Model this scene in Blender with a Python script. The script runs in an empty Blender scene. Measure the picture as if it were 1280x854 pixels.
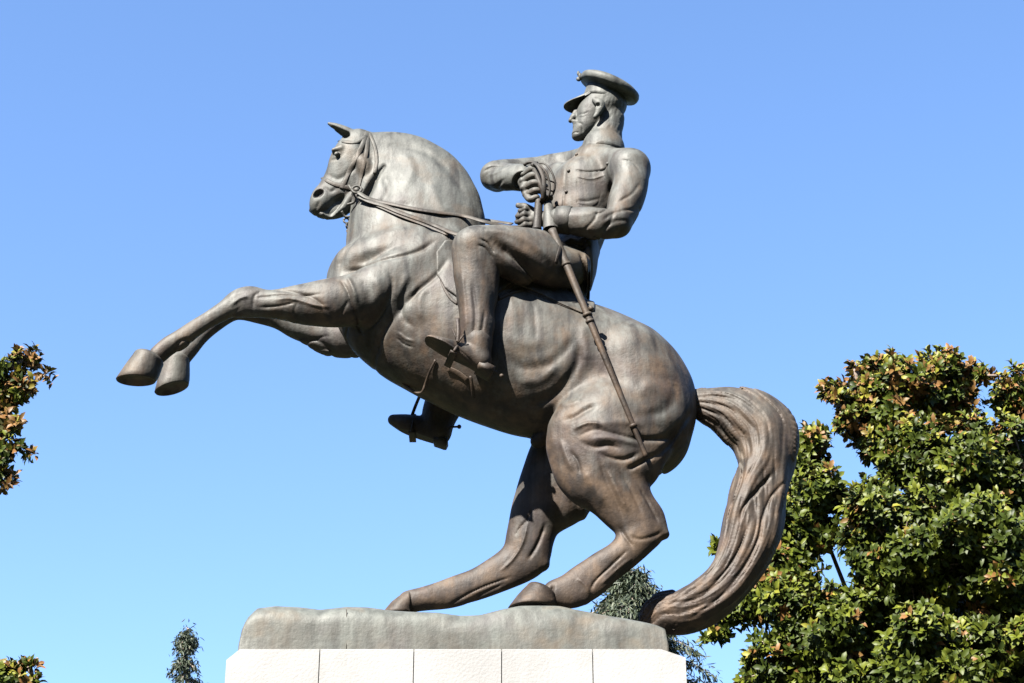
import bpy, math, random, time
import numpy as np
from mathutils import Vector, Matrix
from mathutils.bvhtree import BVHTree

T0 = time.time()
random.seed(7); rng = np.random.default_rng(7)
scene = bpy.context.scene
COL = scene.collection
R = math.radians

# ------------------------------------------------------------------ camera
CAM = Vector((0.0, -12.0, 1.6)); PITCH = R(28.0); FPX = 2425.0
cd = bpy.data.cameras.new('camera'); cam = bpy.data.objects.new('camera', cd); COL.objects.link(cam)
cam.location = CAM; cam.rotation_euler = (R(90) + PITCH, 0, 0)
cd.sensor_width = 36.0; cd.lens = FPX / 1280 * 36.0; cd.clip_end = 3000
scene.camera = cam
CP, SP = math.cos(PITCH), math.sin(PITCH)

def P(px, py, d=0.0):
    """photo pixel -> world point on the vertical plane y=-d, plus pixels per metre there"""
    a = (px - 640) / FPX; u = (427 - py) / FPX
    dy = CP - u * SP; dz = SP + u * CP
    t = (12.0 - d) / dy
    return Vector((a * t, -d, CAM.z + dz * t)), FPX / t

# ------------------------------------------------------------------ tagging
def tag(o, label=None, cat=None, group=None, kind=None):
    if label: o['label'] = label
    if cat: o['category'] = cat
    if group: o['group'] = group
    if kind: o['kind'] = kind
    return o

def empty(name, loc, **k):
    o = bpy.data.objects.new(name, None); COL.objects.link(o); o.location = loc
    o.empty_display_size = .2
    return tag(o, **k)

def link(name, me, mat, parent=None, smooth=True):
    me.materials.append(mat)
    if smooth: me.polygons.foreach_set('use_smooth', [True] * len(me.polygons))
    o = bpy.data.objects.new(name, me); COL.objects.link(o)
    if parent is not None:
        o.parent = parent
        if parent.parent is None: o.matrix_parent_inverse = Matrix.Translation(-Vector(parent.location))
    return o

def world_loc(o):
    # only the roots are moved away from the origin: children keep world coordinates
    while o.parent is not None: o = o.parent
    return Vector(o.location)

def mesh_np(name, V, Q):
    me = bpy.data.meshes.new(name)
    V = np.asarray(V, np.float32); Q = np.asarray(Q, np.int32)
    me.vertices.add(len(V)); me.vertices.foreach_set('co', V.ravel())
    n = Q.shape[1]
    me.loops.add(len(Q) * n); me.loops.foreach_set('vertex_index', Q.ravel())
    me.polygons.add(len(Q)); me.polygons.foreach_set('loop_start', np.arange(len(Q), dtype=np.int32) * n)
    me.update(calc_edges=True); me.validate()
    return me

def mesh_py(name, V, F):
    me = bpy.data.meshes.new(name); me.from_pydata([tuple(v) for v in V], [], F); me.update(); return me

# ------------------------------------------------------------------ materials
def new_mat(name):
    m = bpy.data.materials.new(name); m.use_nodes = True
    nt = m.node_tree; nt.nodes.clear()
    out = nt.nodes.new('ShaderNodeOutputMaterial'); b = nt.nodes.new('ShaderNodeBsdfPrincipled')
    nt.links.new(b.outputs[0], out.inputs[0])
    return m, nt, b

def N(nt, t, **k):
    n = nt.nodes.new(t)
    for a, v in k.items():
        if a in n.inputs: n.inputs[a].default_value = v
        else: setattr(n, a, v)
    return n

def ramp(nt, src, stops):
    r = nt.nodes.new('ShaderNodeValToRGB'); nt.links.new(src, r.inputs[0])
    e = r.color_ramp.elements
    while len(e) < len(stops): e.new(.5)
    for i, (p, c) in enumerate(stops):
        e[i].position = p; e[i].color = (*c, 1) if len(c) == 3 else c
    return r.outputs[0]

def mixc(nt, f, a, b):
    m = nt.nodes.new('ShaderNodeMix'); m.data_type = 'RGBA'
    for s, v in ((0, f), (6, a), (7, b)):
        if hasattr(v, 'links'): nt.links.new(v, m.inputs[s])
        else: m.inputs[s].default_value = v if s == 0 else (*v, 1)
    return m.outputs[2]

def mth(nt, op, a, b=None, clamp=False):
    m = nt.nodes.new('ShaderNodeMath'); m.operation = op; m.use_clamp = clamp
    for i, v in enumerate((a, b)):
        if v is None: continue
        if hasattr(v, 'links'): nt.links.new(v, m.inputs[i])
        else: m.inputs[i].default_value = v
    return m.outputs[0]

def bronze(name, patina=.5, tint=(1, 1, 1), streak=1.0, dark=False):
    m, nt, b = new_mat(name)
    tc = N(nt, 'ShaderNodeTexCoord'); geo = N(nt, 'ShaderNodeNewGeometry')
    L = nt.links.new
    def noise(scale, detail, vec=None, rough=.55):
        n = N(nt, 'ShaderNodeTexNoise', Scale=scale, Detail=detail, Roughness=rough)
        L(vec or tc.outputs['Object'], n.inputs['Vector']); return n.outputs[0]
    mp = N(nt, 'ShaderNodeMapping'); mp.inputs['Scale'].default_value = (1, 1, .16); L(tc.outputs['Object'], mp.inputs[0])
    big = noise(1.6, 4); mid = noise(6.5, 6); fine = noise(60, 4)
    st = noise(16, 5, mp.outputs[0], .62)
    t = lambda c: tuple(c[i] * tint[i] for i in range(3))
    base = ramp(nt, mid, [(.3, t((.0098, .0076, .0063))), (.5, t((.027, .0195, .0145))), (.72, t((.060, .041, .027)))])
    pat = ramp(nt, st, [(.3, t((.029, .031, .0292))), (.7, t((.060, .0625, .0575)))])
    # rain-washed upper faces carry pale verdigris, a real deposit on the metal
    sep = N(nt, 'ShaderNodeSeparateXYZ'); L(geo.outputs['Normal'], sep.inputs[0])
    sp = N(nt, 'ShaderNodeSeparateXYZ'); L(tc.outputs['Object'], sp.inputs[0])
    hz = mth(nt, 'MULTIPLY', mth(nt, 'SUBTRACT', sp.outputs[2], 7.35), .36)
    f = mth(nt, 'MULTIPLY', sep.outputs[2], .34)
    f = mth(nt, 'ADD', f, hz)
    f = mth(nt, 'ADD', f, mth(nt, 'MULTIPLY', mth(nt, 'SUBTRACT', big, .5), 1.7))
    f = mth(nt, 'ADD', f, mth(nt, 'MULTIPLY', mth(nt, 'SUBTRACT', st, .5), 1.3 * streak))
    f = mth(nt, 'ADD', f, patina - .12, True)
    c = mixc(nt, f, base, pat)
    # dark drip stains
    mp2 = N(nt, 'ShaderNodeMapping'); mp2.inputs['Scale'].default_value = (1, 1, .09); mp2.inputs['Location'].default_value = (3, 1, 0); L(tc.outputs['Object'], mp2.inputs[0])
    dr = noise(11, 4, mp2.outputs[0], .5)
    drf = mth(nt, 'MULTIPLY', ramp(nt, dr, [(.53, (0, 0, 0)), (.66, (1, 1, 1))]), .65 * streak)
    c = mixc(nt, drf, c, t((.0095, .009, .009)))
    # violet and ochre tinges of old bronze
    hue = noise(3.1, 3)
    c = mixc(nt, mth(nt, 'MULTIPLY', ramp(nt, hue, [(.56, (0, 0, 0)), (.72, (1, 1, 1))]), .35), c, t((.034, .027, .029)))
    c = mixc(nt, mth(nt, 'MULTIPLY', ramp(nt, hue, [(.28, (1, 1, 1)), (.42, (0, 0, 0))]), .4), c, t((.060, .040, .023)))
    sk = mth(nt, 'ADD', mth(nt, 'MULTIPLY', fine, .5), .75)
    mm = N(nt, 'ShaderNodeMix'); mm.data_type = 'RGBA'; mm.blend_type = 'MULTIPLY'; mm.inputs[0].default_value = .6
    L(c, mm.inputs[6]); L(sk, mm.inputs[7])
    L(mm.outputs[2], b.inputs['Base Color'])
    b.inputs['Metallic'].default_value = .12
    rr = mth(nt, 'ADD', mth(nt, 'MULTIPLY', mid, .24), .48); L(rr, b.inputs['Roughness'])
    b.inputs['Specular IOR Level'].default_value = .18
    bp = N(nt, 'ShaderNodeBump', Strength=.38, Distance=.012)
    hh = mth(nt, 'ADD', mth(nt, 'MULTIPLY', fine, .25), mth(nt, 'ADD', mth(nt, 'MULTIPLY', noise(22, 5), .8), mth(nt, 'MULTIPLY', st, .35)))
    L(hh, bp.inputs['Height']); L(bp.outputs[0], b.inputs['Normal'])
    return m

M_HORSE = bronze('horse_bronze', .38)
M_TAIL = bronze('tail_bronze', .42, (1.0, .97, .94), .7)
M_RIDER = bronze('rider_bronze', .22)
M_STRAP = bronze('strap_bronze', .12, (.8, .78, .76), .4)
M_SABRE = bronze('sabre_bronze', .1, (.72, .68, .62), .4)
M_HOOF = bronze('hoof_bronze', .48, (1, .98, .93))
M_DARK = bronze('shaded_bronze', .0, (.40, .38, .37), .3)  # darker copy of the bronze, with shade put into its colour
M_BASE = bronze('base_bronze', 1.5, (1.20, 1.24, 1.23), .3)

# ------------------------------------------------------------------ volume modelling
def catmull(A, n):
    A = np.asarray(A, float)
    if len(A) == 1: A = np.vstack([A[0], A[0] + np.array([.0005] + [0] * (A.shape[1] - 1))])
    out = []
    E = np.vstack([2 * A[0] - A[1], A, 2 * A[-1] - A[-2]])
    for i in range(len(A) - 1):
        p0, p1, p2, p3 = E[i:i + 4]
        for k in range(n):
            t = k / n
            out.append(.5 * (2 * p1 + (p2 - p0) * t + (2 * p0 - 5 * p1 + 4 * p2 - p3) * t * t + (3 * p1 - p0 - 3 * p2 + p3) * t ** 3))
    out.append(A[-1]); return np.array(out)

def pair(a, b, d, w=None):
    """two outline pixels of one cross-section, its depth towards the camera and its half-depth"""
    cx, cy = (a[0] + b[0]) / 2, (a[1] + b[1]) / 2
    p, s = P(cx, cy, d)
    L = math.hypot(b[0] - a[0], b[1] - a[1]); ra = L / 2 / s
    if w is None: return (p.x, p.z, ra, d, ra)
    nv = abs(b[1] - a[1]) / max(L, 1e-6)
    el = math.atan2(p.z - CAM.z, 12 - d)
    q = math.sin(el) * nv
    r2 = (ra * ra - w * w * q * q) / (1 - q * q)
    return (p.x, p.z, math.sqrt(max(r2, (.45 * ra) ** 2)), d, w)

def dot(x, y, r, d, w=None):
    p, s = P(x, y, d); ra = r / s
    return (p.x, p.z, ra, d, ra if w is None else w)

def smin(a, b, k):
    if k <= 0: return np.minimum(a, b)
    h = np.maximum(k - np.abs(a - b), 0) / k
    return np.minimum(a, b) - h * h * k * .25

def blur(a, n):
    for ax in (0, 1):
        k = 2 * n + 1
        pad = [(0, 0), (0, 0)]; pad[ax] = (n + 1, n)
        c = np.cumsum(np.pad(a, pad, mode='edge').astype(np.float64), axis=ax)
        sl1 = [slice(None)] * 2; sl0 = [slice(None)] * 2
        sl1[ax] = slice(k, None); sl0[ax] = slice(0, -k)
        a = ((c[tuple(sl1)] - c[tuple(sl0)]) / k).astype(np.float32)
    return a

class Field:
    def __init__(s, x0, x1, y0, y1, z0, z1, h):
        s.h = h
        s.x = np.arange(x0, x1, h, dtype=np.float32); s.y = np.arange(y0, y1, h, dtype=np.float32); s.z = np.arange(z0, z1, h, dtype=np.float32)
        s.F = np.full((len(s.x), len(s.z), len(s.y)), .25, np.float32)
    @classmethod
    def px(c, x0, x1, y0, y1, d0, d1, h):
        pts = [P(a, b, d)[0] for a in (x0, x1) for b in (y0, y1) for d in (d0, d1)]
        return c(min(p.x for p in pts), max(p.x for p in pts), -d1, -d0, min(p.z for p in pts), max(p.z for p in pts), h)
    def box(s, xa, xb, ya, yb, za, zb):
        f = lambda g, a, b: slice(max(0, int((a - g[0]) / s.h)), max(1, min(len(g), int((b - g[0]) / s.h) + 2)))
        return f(s.x, xa, xb), f(s.z, za, zb), f(s.y, ya, yb)
    def maps(s, st, pad, sub=8):
        A = catmull(st, sub); A[:, 2] = np.maximum(A[:, 2], .004); A[:, 4] = np.maximum(A[:, 4], .004)
        m = (A[:, 2]).max() + pad; w = A[:, 4].max() + pad
        sx, sz, sy = s.box(A[:, 0].min() - m, A[:, 0].max() + m, (-A[:, 3] - w).min(), (-A[:, 3] + w).max(), A[:, 1].min() - m, A[:, 1].max() + m)
        X = s.x[sx][:, None]; Z = s.z[sz][None, :]
        shp = (X.shape[0], Z.shape[1])
        best = np.full(shp, 1e9, np.float32); o = [np.zeros(shp, np.float32) for _ in range(5)]
        for i in range(len(A) - 1):
            a, b = A[i], A[i + 1]; dx, dz = b[0] - a[0], b[1] - a[1]; L2 = dx * dx + dz * dz + 1e-9
            t = np.clip(((X - a[0]) * dx + (Z - a[1]) * dz) / L2, 0, 1)
            ex = X - (a[0] + t * dx); ez = Z - (a[1] + t * dz)
            r = a[2] + t * (b[2] - a[2]); dist = np.sqrt(ex * ex + ez * ez)
            q = dist / r; mk = q < best
            best[mk] = q[mk]
            o[0][mk] = r[mk]; o[1][mk] = (-(a[3] + t * (b[3] - a[3])))[mk]; o[2][mk] = (a[4] + t * (b[4] - a[4]))[mk]
            o[3][mk] = (i + t)[mk] / sub
            cr = (ex * dz - ez * dx) / math.sqrt(L2) / r
            o[4][mk] = cr[mk]
        rad = int(min(.035, .30 * A[:, 2].min()) / s.h)
        if rad >= 1:
            for _ in range(2):
                best = blur(best, rad); o[:3] = [blur(v, rad) for v in o[:3]]
        return (sx, sz, sy), best, o
    def solid(s, st, pad=.06, sub=8, fn=None):
        b, q, o = s.maps(st, pad, sub)
        r, yc, w, S, C = o
        E = (s.y[b[2]][None, None, :] - yc[:, :, None]) / w[:, :, None]
        q = q[:, :, None]
        k0 = np.sqrt(q * q + E * E) + 1e-6
        k1 = np.sqrt((q / r[:, :, None]) ** 2 + (E / w[:, :, None]) ** 2) + 1e-6
        f = k0 * (k0 - 1) / k1
        if fn is not None: f = f + fn(S[:, :, None], C[:, :, None], E)
        return b, f.astype(np.float32)
    def add(s, st, k=.03, **a):
        b, f = s.solid(st, pad=max(.05, k * 1.3), **a); s.F[b] = smin(s.F[b], f, k)
    def cut(s, st, k=.01, **a):
        b, f = s.solid(st, pad=max(.05, k * 1.3), **a); s.F[b] = -smin(-s.F[b], f, k)
    def stroke(s, pts, w, amp, d=.3, ymax=None, sharp=False, fade=True):
        """a groove (amp>0) or ridge (amp<0) along a line on the camera side"""
        A = catmull([(*(lambda p: (p.x, p.z))(P(x, y, d)[0]),) for x, y in pts], 6)
        m = w * 3.2
        sx, sz, sy = s.box(A[:, 0].min() - m, A[:, 0].max() + m, -9, 9 if ymax is None else ymax, A[:, 1].min() - m, A[:, 1].max() + m)
        X = s.x[sx][:, None]; Z = s.z[sz][None, :]
        G = np.zeros((X.shape[0], Z.shape[1]), np.float32); n = len(A) - 1
        for i in range(n):
            a, b = A[i], A[i + 1]; dx, dz = b - a; L2 = dx * dx + dz * dz + 1e-9
            t = np.clip(((X - a[0]) * dx + (Z - a[1]) * dz) / L2, 0, 1)
            q = np.sqrt((X - a[0] - t * dx) ** 2 + (Z - a[1] - t * dz) ** 2) / w
            g = np.exp(-1.4 * np.sqrt(q * q + .2)) * 1.75 if sharp else np.exp(-q * q)
            u = (i + t) / n
            if fade: g = g * np.clip(np.minimum(u, 1 - u) * 5 + .12, 0, 1)
            G = np.maximum(G, g)
        s.F[sx, sz, sy] += amp * G[:, :, None]
    def noise(s, scale, amp, seed=1):
        """slow hand-modelled unevenness"""
        r = np.random.default_rng(seed)
        X = s.x[:, None, None]; Z = s.z[None, :, None]; Y = s.y[None, None, :]
        for _ in range(5):
            k = r.normal(size=3) * scale; ph = r.uniform(0, 6.28)
            s.F += amp * .5 * (np.sin(k[0] * X + ph) * 1).astype(np.float32) * np.sin(k[1] * Z + ph * 2).astype(np.float32) * np.cos(k[2] * Y + ph * 3).astype(np.float32)
    def plane(s, p, n):
        X = s.x[:, None, None]; Z = s.z[None, :, None]; Y = s.y[None, None, :]
        n = Vector(n).normalized()
        s.F = np.maximum(s.F, (X - p[0]) * n.x + (Y - p[1]) * n.y + (Z - p[2]) * n.z)
    def mesh(s, name):
        F = s.F
        F[0] = F[-1] = .1; F[:, 0] = F[:, -1] = .1; F[:, :, 0] = F[:, :, -1] = .1
        ins = F < 0
        c = np.zeros(tuple(n - 1 for n in F.shape), np.uint8)
        for i in (0, 1):
            for j in (0, 1):
                for k in (0, 1):
                    c += ins[i:F.shape[0] - 1 + i, j:F.shape[1] - 1 + j, k:F.shape[2] - 1 + k]
        act = (c > 0) & (c < 8)
        I, J, K = np.nonzero(act); n = len(I)
        idx = np.full(act.shape, -1, np.int32); idx[I, J, K] = np.arange(n, dtype=np.int32)
        v = {}
        for a in (0, 1):
            for b_ in (0, 1):
                for c_ in (0, 1): v[a, b_, c_] = F[I + a, J + b_, K + c_]
        acc = np.zeros((n, 3), np.float64); cnt = np.zeros(n)
        for ax in range(3):
            for u in (0, 1):
                for w in (0, 1):
                    p = [u, w]; p.insert(ax, 0); q = list(p); q[ax] = 1
                    fa, fb = v[tuple(p)], v[tuple(q)]
                    mk = (fa < 0) != (fb < 0)
                    t = np.where(mk, fa / np.where(mk, fa - fb, 1), 0)
                    pos = np.array(p, float)[None, :].repeat(n, 0); pos[:, ax] += t
                    acc[mk] += pos[mk]; cnt[mk] += 1
        acc /= cnt[:, None]
        V = np.stack([s.x[0] + (I + acc[:, 0]) * s.h, s.y[0] + (K + acc[:, 2]) * s.h, s.z[0] + (J + acc[:, 1]) * s.h], 1)
        quads = []
        for ax in range(3):
            sl0 = [slice(1, -1)] * 3; sl0[ax] = slice(0, -1)
            sl1 = [slice(1, -1)] * 3; sl1[ax] = slice(1, None)
            a = ins[tuple(sl0)]; b = ins[tuple(sl1)]
            ii = np.array(np.nonzero(a != b)); inside = a[tuple(ii)]
            off = np.array([1, 1, 1]); off[ax] = 0
            ii = ii + off[:, None]
            u, w = [q for q in range(3) if q != ax]
            def at(du, dw):
                j = ii.copy(); j[u] -= du; j[w] -= dw; return idx[j[0], j[1], j[2]]
            q = np.stack([at(0, 0), at(1, 0), at(1, 1), at(0, 1)], 1)
            flip = inside if ax != 1 else ~inside
            # grid axes are (x, z, y): a left-handed triple
            q = np.where(flip[:, None], q, q[:, ::-1])
            quads.append(q)
        return mesh_np(name, V, np.concatenate(quads))

def tube(pts, rad, seg=8, flat=1.0, up=None, caps=True):
    """swept strap or rod through world points; flat squashes it against the surface normal `up`"""
    n = len(pts); V = []; F = []
    for i, p in enumerate(pts):
        t = (Vector(pts[min(i + 1, n - 1)]) - Vector(pts[max(i - 1, 0)])).normalized()
        u = Vector(up[i] if isinstance(up, list) else (up or (0, -1, 0)))
        s = t.cross(u)
        if s.length < 1e-4: s = t.cross(Vector((0, 0, 1)))
        s.normalize(); u = s.cross(t).normalized()
        r = rad[i] if isinstance(rad, (list, tuple)) else rad
        for k in range(seg):
            a = 2 * math.pi * k / seg
            V.append(Vector(p) + s * math.cos(a) * r + u * math.sin(a) * r * flat)
    for i in range(n - 1):
        for k in range(seg):
            F.append((i * seg + k, i * seg + (k + 1) % seg, (i + 1) * seg + (k + 1) % seg, (i + 1) * seg + k))
    if caps: F.append(tuple(range(seg))[::-1]); F.append(tuple((n - 1) * seg + k for k in range(seg)))
    return V, F

def join(parts):
    V, F = [], []
    for v, f in parts:
        o = len(V); V += [Vector(x) for x in v]; F += [tuple(i + o for i in q) for q in f]
    return V, F

def smooth_pts(pts, n=6):
    return [Vector(p) for p in catmull([tuple(p) for p in pts], n)]

# ================================================================== THE STATUE
st_base = P(570, 812, 0)[0]
statue = empty('equestrian_statue', (st_base.x, 0, st_base.z),
    label='bronze statue of a uniformed rider on a rearing horse above the pale stone plinth', cat='statue')

# ------------------------------------------------------------------ horse body
H = Field.px(165, 885, 148, 772, -.62, .66, .0075)
A = H.add
# barrel, from the breast to the rump
A([pair((492, 294), (470, 408), 0, .26), pair((515, 290), (468, 434), 0, .31), pair((560, 296), (494, 474), 0, .38),
   pair((618, 318), (545, 505), 0, .42), pair((672, 345), (598, 530), 0, .43), pair((722, 372), (650, 543), 0, .41), pair((768, 388), (706, 535), 0, .38),
   pair((806, 408), (752, 545), 0, .38), pair((835, 446), (778, 562), 0, .36), dot(812, 545, 51, 0, .32)], k=.02)
# near and far quarters
A([dot(790, 455, 45, .16, .26), dot(800, 520, 62, .17, .27), dot(775, 530, 66, .2, .27), dot(752, 550, 60, .24, .24)], k=.10)
A([dot(790, 455, 45, -.16, .26), dot(800, 520, 60, -.17, .27), dot(765, 530, 60, -.2, .25), dot(722, 555, 50, -.24, .22)], k=.10)
# neck
A([pair((458, 166), (452, 205), 0, .10), pair((486, 166), (466, 228), 0, .115), pair((520, 172), (462, 248), 0, .13), pair((552, 186), (455, 268), 0, .165), pair((581, 211), (450, 282), 0, .20),
   pair((599, 245), (443, 303), 0, .24), pair((604, 282), (436, 326), 0, .27), pair((606, 318), (440, 348), 0, .28)], k=.05)
# shoulder blade and breast muscles, both sides
A([dot(560, 315, 26, .14, .2), dot(520, 340, 38, .18, .22), dot(478, 366, 40, .22, .22), dot(452, 374, 32, .25, .18)], k=.07)
A([dot(560, 315, 26, -.14, .2), dot(520, 345, 38, -.18, .22), dot(478, 380, 40, -.22, .22), dot(450, 395, 30, -.26, .16)], k=.07)
A([dot(436, 345, 26, .05, .16), dot(434, 365, 24, .08, .16)], k=.06)
A([dot(445, 330, 26, .12, .15), dot(490, 312, 25, .16, .16), dot(525, 305, 20, .16, .16)], k=.05)
# near foreleg
A([pair((424, 346), (452, 406), .29, .15), pair((404, 349), (418, 409), .31, .135), pair((375, 355), (380, 406), .32, .11), pair((350, 360), (350, 400), .33, .095), pair((330, 361), (328, 398), .33, .08),
   pair((312, 357), (313, 398), .33, .085), pair((294, 362), (304, 397), .33, .075), pair((280, 374), (289, 399), .33, .06), pair((260, 388), (270, 408), .33, .05), pair((237, 402), (248, 422), .33, .05),
   pair((217, 415), (232, 436), .33, .06), pair((203, 424), (219, 441), .33, .06), pair((189, 436), (206, 452), .33, .06)], k=.035)
# far foreleg: the forearm shows under the near one, the cannon beside it
A([pair((455, 395), (438, 446), -.26, .14), pair((425, 398), (414, 446), -.28, .13), pair((392, 392), (380, 432), -.29, .11), pair((355, 380), (345, 412), -.30, .09), pair((322, 366), (312, 402), -.30, .085),
   pair((303, 366), (296, 400), -.30, .075), pair((285, 385), (292, 402), -.31, .055), pair((262, 400), (273, 414), -.31, .048), pair((241, 416), (256, 430), -.31, .052), pair((226, 430), (243, 446), -.31, .06), pair((210, 440), (230, 462), -.31, .06)], k=.03)
# near hind leg
A([pair((690, 520), (830, 585), .26, .20), pair((694, 565), (812, 598), .27, .18), pair((717, 600), (805, 606), .28, .155), pair((745, 625), (818, 635), .28, .12),
   pair((770, 648), (832, 662), .28, .085), pair((775, 662), (822, 678), .28, .08), pair((763, 680), (800, 701), .28, .066), pair((736, 698), (772, 724), .28, .058),
   pair((715, 711), (752, 742), .28, .06), pair((700, 722), (730, 755), .28, .066), pair((690, 725), (698, 757), .28, .06)], k=.04)
A([dot(824, 660, 8, .28, .05), dot(832, 668, 4.5, .28, .04)], k=.045)
A([dot(728, 745, 9, .28, .055), dot(731, 750, 5, .28, .04)], k=.02)
# far hind leg
A([pair((662, 560), (760, 600), -.22, .16), pair((652, 590), (745, 628), -.24, .16), pair((643, 618), (722, 641), -.25, .14), pair((638, 640), (702, 655), -.25, .12), pair((634, 664), (690, 684), -.25, .095),
   pair((629, 684), (684, 706), -.25, .08), pair((612, 700), (655, 724), -.25, .066), pair((585, 714), (615, 743), -.25, .055), pair((556, 724), (578, 756), -.25, .055), pair((530, 733), (535, 763), -.25, .065), pair((510, 738), (512, 766), -.25, .06)], k=.04)
A([dot(674, 700, 9, -.25, .05), dot(680, 706, 6, -.25, .04)], k=.03)
# sheath
A([dot(684, 540, 12, 0, .07), dot(674, 549, 10, 0, .06), dot(671, 552, 8, 0, .05)], k=.015)
# head
A([pair((431, 171), (466, 190), 0, .115), pair((418, 184), (470, 210), 0, .13), pair((411, 204), (466, 232), 0, .115), pair((405, 219), (452, 243), 0, .09), pair((399, 230), (431, 250), 0, .072),
   pair((392, 238), (417, 258), 0, .072), pair((390, 249), (408, 265), 0, .07), pair((391, 258), (402, 267), 0, .05)], k=.03)
A([dot(454, 212, 18, .0, .15), dot(458, 224, 13, 0, .14)], k=.015)                        # cheek
A([dot(450, 240, 9, 0, .075), dot(438, 252, 8, 0, .07), dot(430, 262, 7, 0, .06), dot(420, 268, 4.5, 0, .05), dot(408, 271, 2.6, 0, .04)], k=.012)   # lower jaw, mouth open
[H.cut([dot(427, 243, 4, q, .065), dot(420, 250, 8.5, q, .08), dot(412, 261, 8, q, .08)], k=.01) for q in (.085, -.085)]
A([dot(424, 250, 7, 0, .014), dot(416, 259, 7, 0, .014), dot(408, 266, 4.5, 0, .014), dot(401, 267, 3, 0, .02)], k=.004)
H.cut([dot(457, 239, 6.5, .17, .10), dot(463, 229, 5.5, .17, .09), dot(471, 216, 2.6, .16, .05), dot(480, 206, 1.2, .15, .03)], k=.03)
H.cut([dot(396.5, 241, 7, .075, .06), dot(400, 239, 5, .08, .05)], k=.004)
H.cut([dot(396, 241, 5, -.07, .035)], k=.01)
A([dot(388.5, 263, 2.2, -.03, .02), dot(396, 268, 2.6, -.02, .03), dot(404, 270, 3, 0, .04)], k=.01)
for sgn in (1, -1):
    A([dot(417, 188, 2.6, .098 * sgn, .02), dot(426, 185, 3.4, .108 * sgn, .02)], k=.03)   # brow
    H.add([dot(421, 193, 3.2, .115 * sgn)], k=.004)
    # ear
    A([dot(443, 171, 8, .06 * sgn, .045), dot(430, 164, 6.8, .075 * sgn, .035), dot(419, 158, 4.2, .085 * sgn, .024), dot(411, 154.5, 1.8, .09 * sgn, .012)], k=.012)
H.cut([dot(433, 168.5, 4.6, .10, .05), dot(424, 164, 4.2, .105, .04), dot(416, 159, 2.2, .10, .03)], k=.004)
S = H.stroke
# eye socket, cheek ridge, face
S([(413, 197), (421, 198), (429, 193)], .012, .008, .1)
S([(409, 215), (422, 222), (436, 216), (448, 206)], .02, .010, .1)
S([(404, 232), (412, 238), (421, 234)], .014, .008, .08)
S([(400, 250), (396, 256), (392, 262)], .008, .007, .08, sharp=True)
S([(447, 176), (457, 196), (468, 205)], .02, .008, .1)
# neck: crest hair line, jugular groove and the folds behind the jaw
S([(484, 178), (520, 184), (550, 202), (574, 234), (582, 262)], .03, .009, .15)
S([(478, 216), (486, 240), (476, 262)], .03, .010, .15)
S([(470, 255), (490, 262), (520, 266)], .03, .010, .15)
S([(540, 225), (548, 255), (560, 268)], .04, -.010, .2)
S([(505, 190), (515, 215), (505, 245)], .035, -.008, .15)
# breast and shoulder
S([(431, 330), (450, 329), (478, 328), (505, 324), (528, 314), (545, 300)], .020, .020, .35)
S([(446, 312), (480, 305), (510, 300), (535, 292)], .05, -.014, .35)
S([(426, 352), (434, 366), (441, 384), (452, 400)], .011, .017, .4, sharp=True)
S([(433, 345), (441, 362), (447, 380)], .014, -.012, .4)
S([(487, 342), (490, 356), (484, 373), (470, 388), (455, 395)], .016, .016, .42)
S([(470, 348), (473, 366), (466, 382)], .04, -.016, .42)
S([(510, 340), (505, 356), (494, 372)], .03, -.010, .42)
S([(445, 300), (432, 318), (424, 338)], .02, .010, .2)
S([(560, 322), (545, 345), (520, 366), (498, 386), (478, 405), (462, 430)], .022, .020, .38)
S([(523, 352), (505, 376), (484, 392)], .02, -.01, .42)
# foreleg sinews
S([(318, 373), (345, 371), (375, 372), (405, 371)], .008, .010, .4, sharp=True)
S([(322, 383), (350, 383), (372, 379)], .008, .009, .4, sharp=True)
S([(320, 391), (345, 392), (365, 393)], .007, .008, .4, sharp=True)
S([(344, 377), (366, 376), (392, 384), (412, 386)], .010, -.009, .4)
S([(374, 378), (368, 388), (372, 396)], .008, .007, .4, sharp=True)
S([(422, 395), (430, 386), (436, 378)], .010, .009, .4, sharp=True)
S([(300, 383), (280, 394), (262, 403), (240, 418), (228, 428)], .007, .012, .4, sharp=True)
S([(312, 372), (300, 374), (288, 381)], .012, -.010, .4)
S([(285, 393), (262, 408), (244, 421)], .006, -.006, .4)
S([(327, 364), (318, 371), (316, 385)], .010, .008, .4)
S([(238, 421), (226, 424), (216, 434)], .010, .010, .4)
# far forearm
S([(345, 404), (375, 410), (402, 420), (422, 438)], .014, .012, -.1, sharp=True)
# girth area and ribs
S([(512, 356), (503, 376), (504, 396), (517, 408)], .018, .010, .35)
S([(530, 360), (524, 385), (527, 402)], .03, -.010, .35)
S([(496, 411), (506, 419), (518, 424)], .008, -.007, .35)
S([(495, 416), (505, 424), (517, 429)], .005, .007, .35)
S([(630, 440), (655, 455), (685, 452), (706, 436), (722, 414)], .034, .012, .42)
S([(628, 420), (660, 430), (690, 424)], .05, -.008, .42)
S([(724, 424), (722, 448), (706, 472), (684, 486), (655, 491)], .030, .018, .42)
S([(730, 400), (732, 425), (735, 450)], .04, -.010, .42)
S([(650, 470), (675, 470), (697, 455)], .03, -.010, .42)
S([(640, 370), (642, 395), (640, 420)], .035, -.006, .42)
S([(665, 372), (668, 400), (670, 425)], .02, .005, .42)
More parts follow.
